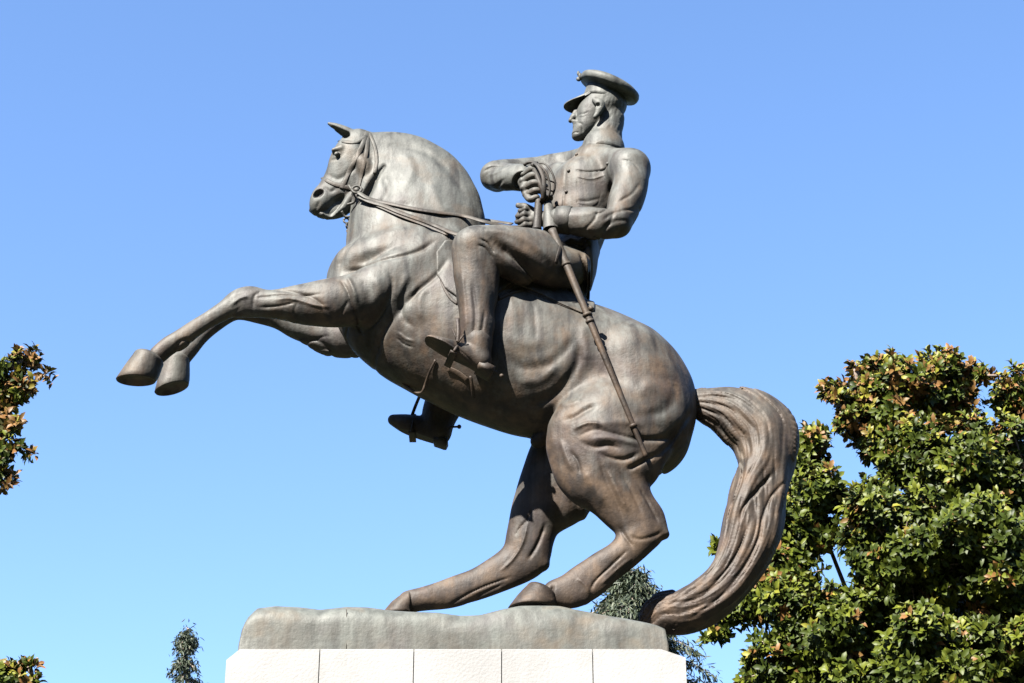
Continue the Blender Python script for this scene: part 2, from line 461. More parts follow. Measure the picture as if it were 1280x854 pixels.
# quarters
S([(760, 415), (762, 445), (752, 475)], .045, .009, .42)
S([(706, 521), (718, 520), (732, 513), (744, 507)], .024, .015, .45)
S([(700, 495), (712, 500), (726, 497)], .030, -.014, .45)
S([(716, 536), (735, 531), (752, 534)], .013, -.013, .45)
S([(722, 545), (742, 539), (765, 543), (790, 547), (812, 548)], .016, .011, .45, sharp=True)
S([(727, 552), (744, 559), (760, 557), (776, 561)], .016, .012, .45)
S([(748, 566), (765, 572), (782, 572), (800, 563)], .016, .014, .45)
S([(742, 533), (775, 530), (805, 530)], .03, -.010, .45)
S([(735, 551), (765, 550), (800, 555)], .02, -.010, .45)
S([(705, 500), (690, 525), (690, 550)], .03, -.008, .45)
S([(712, 560), (722, 573), (726, 590)], .010, .012, .45, sharp=True)
S([(700, 545), (707, 565), (716, 585)], .018, -.010, .45)
S([(790, 550), (815, 549), (838, 540), (854, 520)], .018, .018, .4)
S([(784, 584), (802, 574), (822, 560)], .014, .016, .45)
S([(866, 506), (852, 532), (836, 556), (818, 578)], .015, .016, .3)
S([(842, 465), (845, 490), (830, 512), (800, 523)], .035, .012, .42)
S([(780, 480), (800, 490), (815, 480)], .05, -.012, .42)
# gaskin and hock
S([(748, 575), (757, 600), (770, 625), (782, 650)], .016, .009, .4)
S([(775, 592), (790, 615), (803, 640)], .013, .009, .4)
S([(760, 590), (772, 615), (785, 638)], .016, -.010, .4)
S([(730, 590), (742, 610), (756, 630)], .03, -.012, .4)
S([(797, 604), (812, 628), (824, 650)], .010, .010, .4)
S([(788, 668), (800, 672), (815, 668), (829, 660)], .011, .008, .38)
S([(776, 655), (782, 668), (792, 682)], .011, .010, .38)
S([(786, 684), (765, 703), (745, 722), (738, 735)], .007, .013, .38, sharp=True)
S([(790, 694), (770, 710), (750, 728)], .007, -.007, .38)
S([(722, 722), (732, 730), (738, 740)], .012, -.010, .36)
S([(692, 728), (690, 742), (694, 755)], .008, .016, .36, sharp=True)
# far hind sinews
S([(667, 630), (660, 645), (650, 655), (644, 664)], .006, .010, -.1, sharp=True)
S([(660, 650), (653, 675), (640, 695), (625, 708)], .009, -.010, -.1)
S([(682, 650), (672, 675), (660, 695)], .012, .014, -.1)
S([(640, 714), (610, 724), (585, 735), (562, 748)], .006, .012, -.1, sharp=True)
S([(632, 721), (605, 733), (580, 745)], .006, .009, -.1, sharp=True)
H.noise(9, .004, 3)
print('horse field', time.time() - T0)
SAVE = H.F.copy()
horse_me = H.mesh('horse'); print('horse mesh', len(horse_me.vertices), time.time() - T0)
horse = link('horse', horse_me, M_HORSE, statue)

def bvh_of(me):
    n = len(me.vertices); co = np.empty(n * 3, np.float32); me.vertices.foreach_get('co', co)
    lp = np.empty(len(me.loops), np.int32); me.loops.foreach_get('vertex_index', lp)
    return BVHTree.FromPolygons(co.reshape(-1, 3).tolist(), lp.reshape(-1, 4).tolist())
BV = bvh_of(horse_me)
def on(px, py, lift=.006, tree=None, d=0.):
    """point of the surface seen at this pixel, a little proud of it, and the surface normal"""
    p, _ = P(px, py, 0); dr = (p - CAM).normalized()
    h = (tree or BV).ray_cast(CAM, dr)
    if h[0] is None:
        return P(px, py, d)[0], Vector((0, -1, 0))
    n = h[1] if h[1].dot(dr) < 0 else -h[1]
    return h[0] + n * lift, n

def strap(name, pts, wid, parent, mat=None, flat=.35, lift=.004, tree=None, d=0., n=5):
    dense = catmull(pts, n)
    q = [on(x, y, lift, tree, d) for x, y in dense]
    pp = [a for a, _ in q]
    for _ in range(3): pp = [pp[0]] + [(pp[i - 1] + pp[i] * 2 + pp[i + 1]) / 4 for i in range(1, len(pp) - 1)] + [pp[-1]]
    V, F = tube(pp, wid * 1.35, 8, flat * .6, [b for _, b in q])
    return link(name, mesh_py(name, V, F), mat or M_STRAP, parent)

# ------------------------------------------------------------------ saddle cloth: a thick layer following the back
def layer(name, poly, t, mat, parent, inner=-.03):
    pts = [P(x, y, .35)[0] for x, y in poly]; px = np.array([p.x for p in pts]); pz = np.array([p.z for p in pts])
    f = Field.__new__(Field); f.h = H.h
    sx, sz, sy = H.box(px.min() - .06, px.max() + .06, -9, 9, pz.min() - .06, pz.max() + .06)
    f.x, f.z, f.y = H.x[sx], H.z[sz], H.y[sy]
    X = f.x[:, None]; Z = f.z[None, :]
    dist = np.full((len(f.x), len(f.z)), 9., np.float32); ins = np.zeros(dist.shape, bool)
    for i in range(len(px)):
        j = (i + 1) % len(px); dx, dz = px[j] - px[i], pz[j] - pz[i]
        tt = np.clip(((X - px[i]) * dx + (Z - pz[i]) * dz) / (dx * dx + dz * dz), 0, 1)
        dist = np.minimum(dist, np.hypot(X - px[i] - tt * dx, Z - pz[i] - tt * dz))
        cr = (pz[i] > Z) != (pz[j] > Z)
        ins ^= cr & (X < (px[j] - px[i]) * (Z - pz[i]) / (pz[j] - pz[i] + 1e-9) + px[i])
    sd = np.where(ins, -dist, dist)[:, :, None]
    base = SAVE[sx, sz, sy]
    f.F = -smin(-(base - t), -sd, .012)
    f.F = np.maximum(f.F, -(base - inner)).astype(np.float32)
    return link(name, f.mesh(name), mat, parent)
layer('saddle_cloth', [(606, 284), (585, 296), (556, 300), (545, 318), (546, 345), (556, 366), (574, 380), (600, 385), (624, 372), (640, 356), (668, 366), (700, 380), (727, 391), (744, 384), (745, 350), (700, 310)], .016, M_HORSE, horse)

print('saddle', time.time() - T0)

# ------------------------------------------------------------------ tail
TL = Field.px(795, 1010, 475, 800, -.32, .32, .0075)
def strands(amp, n, tw, ph=0.):
    def fn(S, C, E):
        c = np.clip(C, -1, 1) + .05 * np.sin(S * 1.1 + ph)
        c = c + E * .45 + tw * np.sin(S * .8 + ph)
        a = np.abs(np.sin(c * n)) ; b = np.abs(np.sin(c * n * 1.57 + 1.3 + S * .6)); g = np.abs(np.sin(c * n * .43 + .6 + S * .9))
        w = np.clip(S / 2.0, .25, 1.0)
        return (-(a * amp * .8 + b * amp * .5 + g * amp * 1.8) * w + amp).astype(np.float32)
    return fn
tail_st = [pair((858, 485), (860, 519), 0, .09), pair((878, 486), (871, 522), 0, .10), pair((905, 487), (882, 532), .0, .12), pair((932, 489), (896, 542), .0, .14), pair((963, 497), (907, 554), 0, .16),
           pair((990, 520), (917, 562), 0, .17), pair((994, 560), (922, 577), 0, .16), pair((986, 594), (920, 598), .02, .15), pair((981, 632), (910, 632), .03, .15), pair((975, 668), (904, 663), .05, .15),
           pair((957, 706), (898, 691), .06, .14), pair((932, 741), (890, 716), .06, .12), pair((900, 773), (868, 734), .06, .11), pair((866, 788), (842, 745), .05, .10), pair((838, 789), (819, 747), .04, .075), pair((821, 786), (806, 764), .03, .04)]
TL.add(tail_st, k=.01, fn=strands(.0072, 17, .25))
# overlapping locks
TL.add([dot(930, 512, 14, .07), dot(955, 540, 17, .09), dot(953, 575, 17, .10), dot(937, 605, 15, .12), dot(925, 638, 13, .13), dot(918, 668, 12, .13), dot(908, 698, 11, .13), dot(885, 728, 11, .12), dot(850, 752, 9, .10), dot(822, 768, 5, .07)], k=.05, fn=strands(.006, 7, .1))
TL.add([dot(978, 555, 9, .08), dot(972, 600, 9, .10), dot(966, 635, 10, .12), dot(958, 668, 11, .13), dot(940, 704, 11, .13), dot(912, 740, 10, .12), dot(875, 766, 8, .10), dot(846, 779, 4, .08)], k=.04, fn=strands(.006, 7, .1, 2.))
TL.add([dot(812, 762, 6, -.08, .05), dot(822, 750, 8, -.08, .07), dot(840, 744, 6, -.06, .07)], k=.02)
TL.stroke([(914, 545), (930, 568), (928, 598), (915, 632), (908, 664)], .010, .014, .25)
TL.stroke([(968, 585), (950, 606), (932, 628), (924, 650)], .012, .018, .25)
TL.stroke([(940, 640), (930, 672), (912, 704), (882, 738)], .008, .013, .25, sharp=True)
TL.stroke([(988, 590), (968, 612), (955, 640), (948, 672), (930, 708), (900, 742), (865, 766)], .010, .018, .25, sharp=True)
TL.stroke([(893, 505), (912, 528), (925, 556), (922, 585)], .008, .010, .25, sharp=True)
TL.stroke([(955, 650), (948, 684), (926, 720), (893, 752)], .006, .010, .25, sharp=True)
link('tail', TL.mesh('tail'), M_TAIL, horse); del TL
print('tail', time.time() - T0)

# ------------------------------------------------------------------ hooves
def hoof(sole, rs, nrm, top, rt, tn, d, parent, squash=.92):
    """lofted hoof: hollow sole disc, flaring wall, coronet ring"""
    cs, s = P(sole[0], sole[1], d); ct, _ = P(top[0], top[1], d)
    n0 = Vector(nrm).normalized(); n1 = Vector(tn).normalized()
    V, F = [], []; seg = 40
    def ring(c, n, r, sq=1.):
        u = n.cross(Vector((0, 1, 0))).normalized(); v = n.cross(u).normalized()
        if u.x < 0: u = -u
        for k in range(seg):
            a = 2 * math.pi * k / seg
            V.append(c + u * math.cos(a) * r + v * math.sin(a) * r * sq)
    rs /= s; rt /= s
    ring(cs - n0 * .035, n0, rs * .3, squash); ring(cs - n0 * .03, n0, rs * .78, squash); ring(cs, n0, rs * .90, squash); ring(cs, n0, rs * .97, squash); ring(cs - n0 * .008, n0, rs, squash)
    for t in (.2, .42, .64, .82, .92, .96, 1.0, 1.05, 1.10, 1.14):
        c = cs.lerp(ct, t); n = n0.lerp(n1, min(t, 1)).normalized()
        r = rs + (rt - rs) * (t ** 1.25)
        if t in (.92, .96): r *= 1.025
        if t > 1.01: r *= {1.05: .93, 1.10: .78, 1.14: .55}[t]
        ring(c, n, r, squash + (1 - squash) * t)
    m = len(V) // seg
    for i in range(m - 1):
        for k in range(seg): F.append((i * seg + k, i * seg + (k + 1) % seg, (i + 1) * seg + (k + 1) % seg, (i + 1) * seg + k))
    F.append(tuple(range(seg))[::-1]); F.append(tuple((m - 1) * seg + k for k in range(seg)))
    me = mesh_py('hoof', V, F)
    import bmesh
    bm = bmesh.new(); bm.from_mesh(me); bmesh.ops.recalc_face_normals(bm, faces=bm.faces); bm.to_mesh(me); bm.free()
    return link('hoof', me, M_HOOF, parent)
hoof((170, 476), 25, (0, .14, -1), (187, 447), 19, (-.35, 0, -.9), .33, horse)
hoof((215, 486), 22, (.32, .10, -1), (220, 450), 17, (.1, 0, -1), -.31, horse)
hoof((665, 762), 30, (0, 0, -1), (679, 738), 19, (-.45, 0, -.85), .28, horse)
hoof((497, 770), 20, (0, 0, -1), (513, 753), 14, (-.95, 0, -.1), -.25, horse)

# ------------------------------------------------------------------ bridle and reins
for pts, w in (([(459, 166), (453, 182), (444, 200), (436, 216), (430, 229), (427, 236)], .014), ([(460, 166), (459, 185), (455, 205), (451, 222), (448, 236)], .012),
               ([(462, 167), (469, 185), (471, 203), (468, 218)], .010), ([(458, 170), (446, 178), (434, 178), (424, 176)], .011),
               ([(403, 222), (414, 229), (428, 233), (440, 236), (448, 238)], .012)):
    strap('bridle_strap', pts, w, horse)
def ring3(c, n, r, rad, seg=20):
    n = Vector(n).normalized(); u = n.cross(Vector((0, 0, 1))).normalized(); v = n.cross(u)
    pts = [c + u * math.cos(2 * math.pi * k / seg) * r + v * math.sin(2 * math.pi * k / seg) * r for k in range(seg + 1)]
    return tube(pts, rad, 6, 1, n)
def sphere(c, r, seg=12, sc=(1, 1, 1)):
    V, F = [], []
    for i in range(1, seg):
        for k in range(seg * 2):
            a = math.pi * i / seg; b = math.pi * k / seg
            V.append(Vector(c) + Vector((r * sc[0] * math.sin(a) * math.cos(b), r * sc[1] * math.sin(a) * math.sin(b), r * sc[2] * math.cos(a))))
    n = seg * 2
    for i in range(seg - 2):
        for k in range(n): F.append((i * n + k, (i + 1) * n + k, (i + 1) * n + (k + 1) % n, i * n + (k + 1) % n))
    F.append(tuple(range(n))); F.append(tuple((seg - 2) * n + k for k in range(n))[::-1])
    return V, F
b0 = P(446, 237, .155)[0]
V, F = join([ring3(b0, (0, -1, .2), .034, .009), sphere(b0, .018, 8, (1, .6, 1)),
             tube(smooth_pts([P(436, 232, .11)[0], P(441, 240, .13)[0], P(443, 252, .12)[0], P(434, 256, .10)[0]]), .010, 8),
             tube(smooth_pts([P(447, 244, .12)[0], P(450, 252, .12)[0], P(446, 262, .09)[0]]), .011, 8)])
link('bit', mesh_py('bit', V, F), M_STRAP, horse)
V, F = join([ring3(P(433, 276, .03)[0] + Vector((0, 0, 0)), (.2, -1, 0), .020, .007, 12), ring3(P(434, 283, .03)[0], (1, -.4, 0), .017, .006, 12), ring3(P(436, 289, .03)[0], (.2, -1, 0), .014, .006, 12),
             tube(smooth_pts([P(427, 264, .06)[0], P(432, 271, .04)[0], P(443, 268, .06)[0], P(450, 256, .1)[0]]), .009, 8)])
link('curb_chain', mesh_py('curb_chain', V, F), M_STRAP, horse)
def rein(pts, w, flat=.4):
    # 0 marks points lying on the neck, the others hang free
    q = []
    for x, y, d in pts: q.append(P(x, y, d)[0] if d is not None else on(x, y, .012)[0])
    V, F = tube(smooth_pts(q, 8), w * 1.2, 8, flat * .7, Vector((0, -1, .3)))
    return link('rein', mesh_py('rein', V, F), M_STRAP, horse)
rein([(447, 240, .16), (458, 247, .19), (474, 253, None), (495, 258, None), (520, 263, None), (548, 267, None), (578, 271, None), (605, 277, .27), (632, 283, .22), (648, 284, .18)], .015)
rein([(449, 246, .16), (462, 252, .20), (480, 259, None), (500, 267, None), (522, 275, None), (545, 284, None), (568, 292, .38), (600, 298, .42)], .016)
rein([(452, 250, .16), (470, 258, None), (500, 271, None), (530, 283, None), (560, 295, None)], .010)
rein([(446, 240, -.13), (480, 250, -.2), (540, 262, -.27), (590, 272, -.24), (640, 280, .05)], .015)

# ------------------------------------------------------------------ rider
D = Field.px(520, 825, 82, 478, -.75, .72, .0065)
A = D.add; S = D.stroke
# trunk in a tunic, turned a little towards the viewer
A([pair((690, 338), (742, 352), 0, .26), pair((694, 314), (748, 322), 0, .235), pair((697, 290), (757, 292), .0, .20), pair((693, 262), (772, 262), .0, .22), pair((690, 238), (786, 236), 0, .225)], k=.03)
A([pair((716, 206), (780, 206), 0, .16), pair((727, 198), (779, 198), 0, .13)], k=.03)
A([dot(692, 212, 15, -.24), dot(724, 203, 17, -.10, .14), dot(758, 202, 18, .10, .14), dot(786, 210, 21, .22)], k=.05)
# neck and collar
A([pair((732, 190), (780, 190), 0, .12), pair((733, 180), (778, 178), .0, .11), pair((741, 166), (778, 160), .0, .10), pair((745, 150), (781, 146), 0, .10)], k=.012)
A([pair((727, 186), (781, 189), 0, .135), pair((728, 184), (781, 186), 0, .135)], k=.006)
# head
A([dot(758, 130, 26, 0, .145), dot(750, 134, 24, 0, .13), dot(741, 143, 21, 0, .118)], k=.02)
A([dot(738, 150, 18, 0, .11), dot(734, 158, 14.5, 0, .095), dot(727, 165, 11, 0, .075), dot(721.5, 169.5, 7.5, 0, .048)], k=.012)       # jaw and chin
A([dot(720, 139, 3.2, 0, .018), dot(716, 146, 3.0, 0, .018), dot(713.2, 150.8, 2.7, 0, .019)], k=.012)
A([dot(717.5, 152, 2.6, .018, .016), dot(720, 151.5, 2.2, .03, .012)], k=.010)                                # nose
A([dot(720, 156, 3.5, 0, .05), dot(718.6, 159.3, 2.6, 0, .034)], k=.012)
A([dot(718.8, 163.6, 2.5, 0, .030)], k=.008)                                # lips
D.cut([dot(720, 144, 2.6, .062, .03)], k=.02); D.cut([dot(720, 144, 2.6, -.062, .03)], k=.02)
A([dot(717.5, 147, 4.5, 0, .035)], k=.015)
A([pair((727, 188), (782, 191), 0, .14), pair((729, 182), (780, 186), 0, .135)], k=.004)
S([(714, 161.4), (719, 161.8), (724, 163)], .0035, .007, .08)
S([(724, 139), (730, 141.5), (735, 140)], .006, .005, .1)
S([(723, 143), (729, 145), (734, 143.5)], .004, .003, .1)
S([(722, 151), (728, 156), (728, 164)], .008, .007, .08)
# ear
A([dot(744, 125, 4.5, .135, .02), dot(750, 130, 6, .142, .024), dot(748, 140, 4.6, .132, .022), dot(744, 146, 3, .125, .02)], k=.008)
D.cut([dot(756, 141, 3.6, .15, .035), dot(750, 150, 3, .14, .035)], k=.01)
D.cut([dot(747, 131, 3.2, .16, .022)], k=.006)
# hair: clipped, stippled
for i in range(90):
    x = random.uniform(752, 786); y = random.uniform(122, 160) 
    if (x - 752) / 34 + (160 - y) / 60 < .35: continue
    S([(x, y), (x - 2, y + 4)], .005, random.uniform(-.0025, .003), .1, fade=False)
A([dot(698, 222, 15, -.12, .16), dot(700, 245, 18, -.06, .16), dot(702, 268, 18, 0, .16)], k=.06)
# near arm
A([dot(786, 212, 25, .27), pair((767, 225), (811, 232), .31, .12), pair((760, 250), (804, 254), .34, .12), pair((757, 268), (793, 276), .37, .11), dot(770, 280, 18, .39, .105)], k=.11)
A([dot(772, 280, 18, .39, .10), pair((752, 261), (755, 300), .41, .10), pair((732, 259), (735, 298), .41, .095), pair((714, 259), (715, 293), .39, .088), pair((699, 259), (700, 290), .36, .085)], k=.02)
# far arm: upper arm goes forward, forearm comes back towards the viewer
A([dot(694, 216, 21, -.24), dot(660, 217, 20, -.2), dot(630, 219, 21, -.10), dot(620, 220, 20, .0)], k=.09)
A([dot(620, 220, 20, .0), dot(634, 221, 20, .12), dot(647, 221, 18.5, .20), dot(652, 222, 18, .22)], k=.02)
D.cut([dot(650, 226, 13, .31, .10), dot(660, 228, 14, .30, .12)], k=.008)
# near thigh and lower leg
A([dot(712, 329, 29, .10, .2), pair((697, 293), (712, 362), .26, .20), pair((668, 286), (680, 362), .38, .18), pair((640, 283), (650, 352), .46, .16), pair((614, 282), (628, 338), .48, .145), pair((592, 283), (606, 332), .50, .13), dot(592, 309, 25, .51, .13)], k=.04)
A([pair((565, 305), (622, 318), .51, .13), pair((566, 330), (623, 335), .50, .125), pair((569, 355), (624, 358), .49, .12), pair((571, 380), (621, 382), .48, .115), pair((574, 402), (619, 405), .48, .105), pair((576, 420), (616, 425), .47, .10), pair((581, 432), (612, 446), .47, .085)], k=.03)
# far thigh and lower leg, down the far side of the barrel
A([dot(712, 330, 32, -.10, .2), dot(660, 330, 32, -.34), dot(610, 330, 27, -.50), dot(582, 345, 25, -.56)], k=.04)
# skirt of the tunic behind
A([pair((716, 300), (748, 308), .06, .23), pair((722, 325), (748, 332), .08, .24), pair((728, 350), (744, 356), .08, .25), pair((733, 366), (741, 370), .06, .24)], k=.02)
# cloth folds: tunic
S([(708, 197), (706, 225), (704, 255)], .007, .008, .3, sharp=True)
S([(718, 203), (735, 207), (752, 205), (761, 204)], .006, .012, .3, sharp=True)
S([(722, 206), (722, 228), (724, 246), (746, 247), (752, 230)], .004, .005, .3, sharp=True)
S([(721, 212), (738, 217), (756, 212)], .006, -.007, .3)
S([(766, 214), (762, 227), (752, 240), (738, 254)], .022, .004, .35)
S([(752, 238), (736, 243), (722, 242)], .012, .006, .3)
S([(760, 258), (752, 266), (742, 268)], .010, .009, .5)
S([(780, 262), (766, 266), (754, 276)], .012, .007, .5)
S([(786, 272), (768, 276), (752, 284)], .014, .006, .5)
S([(800, 222), (790, 238), (772, 250)], .012, .007, .5)
S([(803, 246), (792, 256), (776, 262)], .010, .008, .5)
S([(748, 262), (742, 276), (728, 286)], .010, .007, .5)
S([(768, 262), (762, 278), (748, 292)], .012, .007, .5)
S([(776, 200), (790, 204), (800, 216)], .005, .006, .4, sharp=True)
S([(740, 288), (720, 284), (706, 286)], .012, .010, .5)
S([(700, 264), (722, 268), (748, 266)], .03, -.006, .5)
S([(706, 300), (720, 310), (738, 308)], .014, .014, .3)
S([(724, 318), (730, 335), (732, 352)], .011, .018, .35)
S([(737, 312), (739, 330), (738, 350)], .010, .014, .35)
S([(730, 312), (734, 330), (735, 345)], .010, -.010, .35)
S([(604, 208), (618, 206), (632, 212)], .010, .010, .15)
S([(602, 222), (615, 230), (632, 232)], .010, .010, .15)
S([(610, 214), (622, 218), (634, 216)], .012, -.008, .15)
# breeches
S([(612, 300), (638, 316), (662, 330), (690, 342), (712, 348)], .034, .050, .6)
S([(600, 290), (630, 292), (660, 302), (690, 318)], .030, -.010, .6)
S([(600, 302), (610, 306), (618, 316)], .008, .014, .6, sharp=True)
S([(597, 309), (607, 312), (616, 322)], .008, .012, .6, sharp=True)
S([(628, 340), (650, 350), (680, 356)], .014, -.016, .6)
S([(632, 316), (655, 330), (680, 338)], .012, -.010, .6)
S([(598, 322), (612, 340), (616, 370), (612, 400)], .030, .010, .65)
S([(576, 330), (580, 370), (583, 410)], .018, -.010, .65)
S([(590, 350), (594, 385), (592, 415)], .014, .010, .65)
S([(606, 380), (602, 405), (596, 425)], .012, .010, .65)
S([(572, 340), (572, 370), (575, 400)], .010, .008, .65)
S([(578, 424), (590, 430), (606, 444)], .008, .012, .6, sharp=True)
D.noise(14, .004, 9)
rider_me = D.mesh('rider'); print('rider', len(rider_me.vertices), time.time() - T0)
rider = link('rider', rider_me, M_RIDER, statue); del D
BR = bvh_of(rider_me)

# hands
def hand(name, f, box):
    G = Field.px(*box, .004); f(G); return link(name, G.mesh(name), M_RIDER, rider)
def h1(G):
    G.add([dot(655, 226, 9, .24, .05), dot(660, 230, 11.5, .27, .05), dot(661, 238, 10, .27, .05)], k=.02)
    for i, (x0, y0, x1, y1, x2, y2, r) in enumerate([(654, 218, 664, 211, 675, 214, 4.4), (653, 226, 665, 219.5, 678, 222, 4.8), (654, 235, 666, 229, 679, 231, 4.8), (657, 243, 667, 238.5, 677, 239, 4.3)]):
        G.add([dot(x0, y0, r * .9, .29), dot(x1, y1, r, .345), dot(x2, y2, r * .9, .335), dot(x2 + 3, y2 + 2, r * .75, .29)], k=.007)
    G.add([dot(657, 243, 4.5, .28), dot(663, 249, 4.8, .32), dot(671, 247, 4.2, .33)], k=.007)
hand('sword_hand', h1, (636, 692, 198, 260, .12, .44))
def h2(G):
    G.add([dot(656, 272, 12, .17, .06), dot(664, 276, 11, .2, .06)], k=.02)
    for (x0, y0, x1, y1, r) in [(662, 262, 651, 263, 4.6), (661, 269, 648, 270, 4.8), (661, 276, 647, 277, 4.6), (662, 282, 650, 283, 4.2)]:
        G.add([dot(x0, y0, r, .25), dot((x0 + x1) / 2, y0 - .5, r * 1.05, .27), dot(x1, y1, r * .9, .24), dot(x1 + 2, y1 + 1, r * .8, .18)], k=.007)
    G.add([dot(666, 264, 5, .25), dot(655, 258, 4.6, .24), dot(648, 257, 3.8, .2)], k=.007)
    G.add([dot(664, 272, 10, .22), dot(684, 274, 11, .30), dot(702, 275, 13, .35)], k=.02)
hand('rein_hand', h2, (628, 715, 245, 296, .06, .46))

# cap
cap_c, cs_ = P(761, 112, 0)
cap = None
def lathe(c, ax, prof, seg=56, sx=1., sy=1.):
    ax = Vector(ax).normalized(); u = Vector((0, 1, 0)).cross(ax).normalized(); v = ax.cross(u)
    V, F = [], []
    for r, z in prof:
        for k in range(seg):
            a = 2 * math.pi * k / seg; V.append(c + ax * z + u * math.cos(a) * r * sx + v * math.sin(a) * r * sy)
    for i in range(len(prof) - 1):
        for k in range(seg): F.append((i * seg + k, i * seg + (k + 1) % seg, (i + 1) * seg + (k + 1) % seg, (i + 1) * seg + k))
    F.append(tuple(range(seg))[::-1]); F.append(tuple((len(prof) - 1) * seg + k for k in range(seg)))
    return V, F
AX = Vector((.42, -.28, .88)).normalized()
rim = .238
V, F = lathe(cap_c, AX, [(.14, -.06), (.160, -.03), (.20, -.016), (rim * .955, -.014), (rim * .99, .0), (rim * 1.0, .022), (rim * .97, .042), (rim * .85, .058), (rim * .5, .070), (.02, .076)], sy=.93)
cap = link('cap', mesh_py('cap', V, F), M_RIDER, rider)
bc, _ = P(756, 122, 0)
V, F = lathe(bc, Vector((.30, -.1, 1)), [(.148, -.055), (.158, -.05), (.162, -.03), (.158, -.02), (.157, .05), (.162, .10)], sy=.9)
link('cap_band', mesh_py('cap_band', V, F), M_RIDER, rider)
# visor: a curved peak
V, F = [], []
vc, _ = P(741, 124, 0)
n1, n2 = 24, 8
for lay in (0, 1):
    for i in range(n1 + 1):
        a = -math.pi / 2 + math.pi * i / n1 + math.pi
        for j in range(n2 + 1):
            t = j / n2
            ro = .06 + t * .045 + t * (.115 * max(0.0, math.cos(a - math.pi)) ** .6 + .0)
            x = math.cos(a) * ro; y = math.sin(a) * (.112 - .01 * t)
            z = -.005 - .055 * (t ** 1.2) * max(0., math.cos(a - math.pi)) ** .7 - .015 * (math.sin(a)) ** 2 - y * .22 - lay * .012
            V.append(vc + Vector((x, y, z)))
m = (n1 + 1) * (n2 + 1)
for i in range(n1):
    for j in range(n2):
        a, b, c, d = i * (n2 + 1) + j, i * (n2 + 1) + j + 1, (i + 1) * (n2 + 1) + j + 1, (i + 1) * (n2 + 1) + j
        F.append((a, b, c, d)); F.append((a + m, d + m, c + m, b + m))
for i in range(n1): a, d = i * (n2 + 1) + n2, (i + 1) * (n2 + 1) + n2; F.append((a, a + m, d + m, d))
link('visor', mesh_py('visor', V, F), M_RIDER, rider)
V, F = lathe(P(755, 187, 0)[0], Vector((.1, 0, 1)), [(.150, -.045), (.158, -.04), (.152, 0), (.146, .03), (.138, .032), (.135, .0)], sy=.88)
link('collar', mesh_py('collar', V, F), M_RIDER, rider)
# badge
bp_, _ = P(725, 96, .02)
V, F = join([sphere(bp_, .03, 8, (.5, .9, 1.1)), sphere(bp_ + Vector((-.012, 0, .03)), .016, 6, (.7, .7, 1.4)), sphere(bp_ + Vector((-.01, .0, -.022)), .02, 6, (1, .7, 1))])
link('cap_badge', mesh_py('cap_badge', V, F), M_RIDER, rider)
# sleeve cuff at the near wrist
V, F = tube([P(697, 275, .36)[0], P(704, 275, .372)[0], P(713, 276, .385)[0], P(714, 276, .385)[0]], [.098, .102, .103, .09], 24, .95)
link('cuff', mesh_py('cuff', V, F), M_RIDER, rider)
# buttons
for x, y in ((721, 194), (711, 214), (708, 240), (760, 205)):
    p, n = on(x, y, .004, BR); V, F = sphere(p, .013, 6); link('button', mesh_py('button', V, F), M_RIDER, rider)
# belt
strap('belt', [(697, 300), (712, 303), (730, 301), (747, 297)], .022, rider, M_STRAP, .3, .002, BR, .2)

# boots
G = Field.px(515, 630, 405, 485, .28, .74, .005)
G.add([pair((579, 424), (615, 432), .48, .098), pair((584, 440), (613, 450), .48, .08), dot(601, 453, 12.5, .48, .075)], k=.02)
G.add([dot(600, 452, 13, .48, .07), dot(575, 441, 12.5, .52, .075), dot(555, 434, 11, .56, .08), dot(538, 427.5, 8.5, .58, .06)], k=.03)
a, _ = P(527, 428, .57); b, _ = P(606, 468, .48)
dirv = (b - a).normalized(); nn = Vector((-dirv.z, -.15, dirv.x)); nn = nn if nn.z < 0 else -nn
nn = Vector((nn.x, -.25, nn.z))
G.plane(a + nn.normalized() * -.018 , nn)
G.stroke([(540, 424), (560, 430), (580, 440), (600, 455)], .004, .004, .6)
boot = link('boot', G.mesh('boot'), M_RIDER, rider)
# heel block
hc, _ = P(606, 463, .48)
def boxm(c, ux, uy, uz, hx, hy, hz, bev=.012):
    V = []; F = []
    for z, k in ((-1, 1 - bev / hx), (-1 + bev / hz, 1), (1 - bev / hz, 1), (1, 1 - bev / hx)):
        for x, y in ((-1, -1), (1, -1), (1, 1), (-1, 1)):
            V.append(c + ux * x * hx * k + uy * y * hy * k + uz * z * hz)
    for i in range(3):
        for k in range(4): F.append((i * 4 + k, i * 4 + (k + 1) % 4, (i + 1) * 4 + (k + 1) % 4, (i + 1) * 4 + k))
    F.append((3, 2, 1, 0)); F.append((12, 13, 14, 15)); return V, F
uz = -nn.normalized(); ux = (dirv - uz * dirv.dot(uz)).normalized(); uy = uz.cross(ux)
V, F = boxm(hc, ux, uy, uz, .055, .06, .035)
link('boot_heel', mesh_py('boot_heel', V, F), M_RIDER, rider)
# far boot, seen under the belly
G = Field.px(476, 590, 455, 565, -.80, -.34, .005)
G.add([dot(566, 470, 25, -.54, .10), dot(557, 500, 25, -.54, .10), dot(549, 520, 22, -.54, .09), dot(548, 534, 18, -.54, .08)], k=.02)
G.add([dot(549, 542, 15, -.54, .075), dot(528, 536, 16, -.56, .075), dot(508, 530, 12, -.58, .075), dot(491, 525, 6.5, -.60, .05)], k=.025)
a2, _ = P(486, 530, -.60); b2, _ = P(556, 554, -.54); dv = (b2 - a2).normalized(); n3 = Vector((dv.z, 0, -dv.x)); n3 = n3 if n3.z < 0 else -n3
G.plane(a2 + n3 * .02, n3)
V, F = boxm(P(551, 553, -.54)[0], dv, Vector((0, 1, 0)), -n3, .05, .06, .03)
link('boot_heel', mesh_py('boot_heel', V, F), M_RIDER, rider)
far_boot = link('boot', G.mesh('boot'), M_RIDER, rider); del G
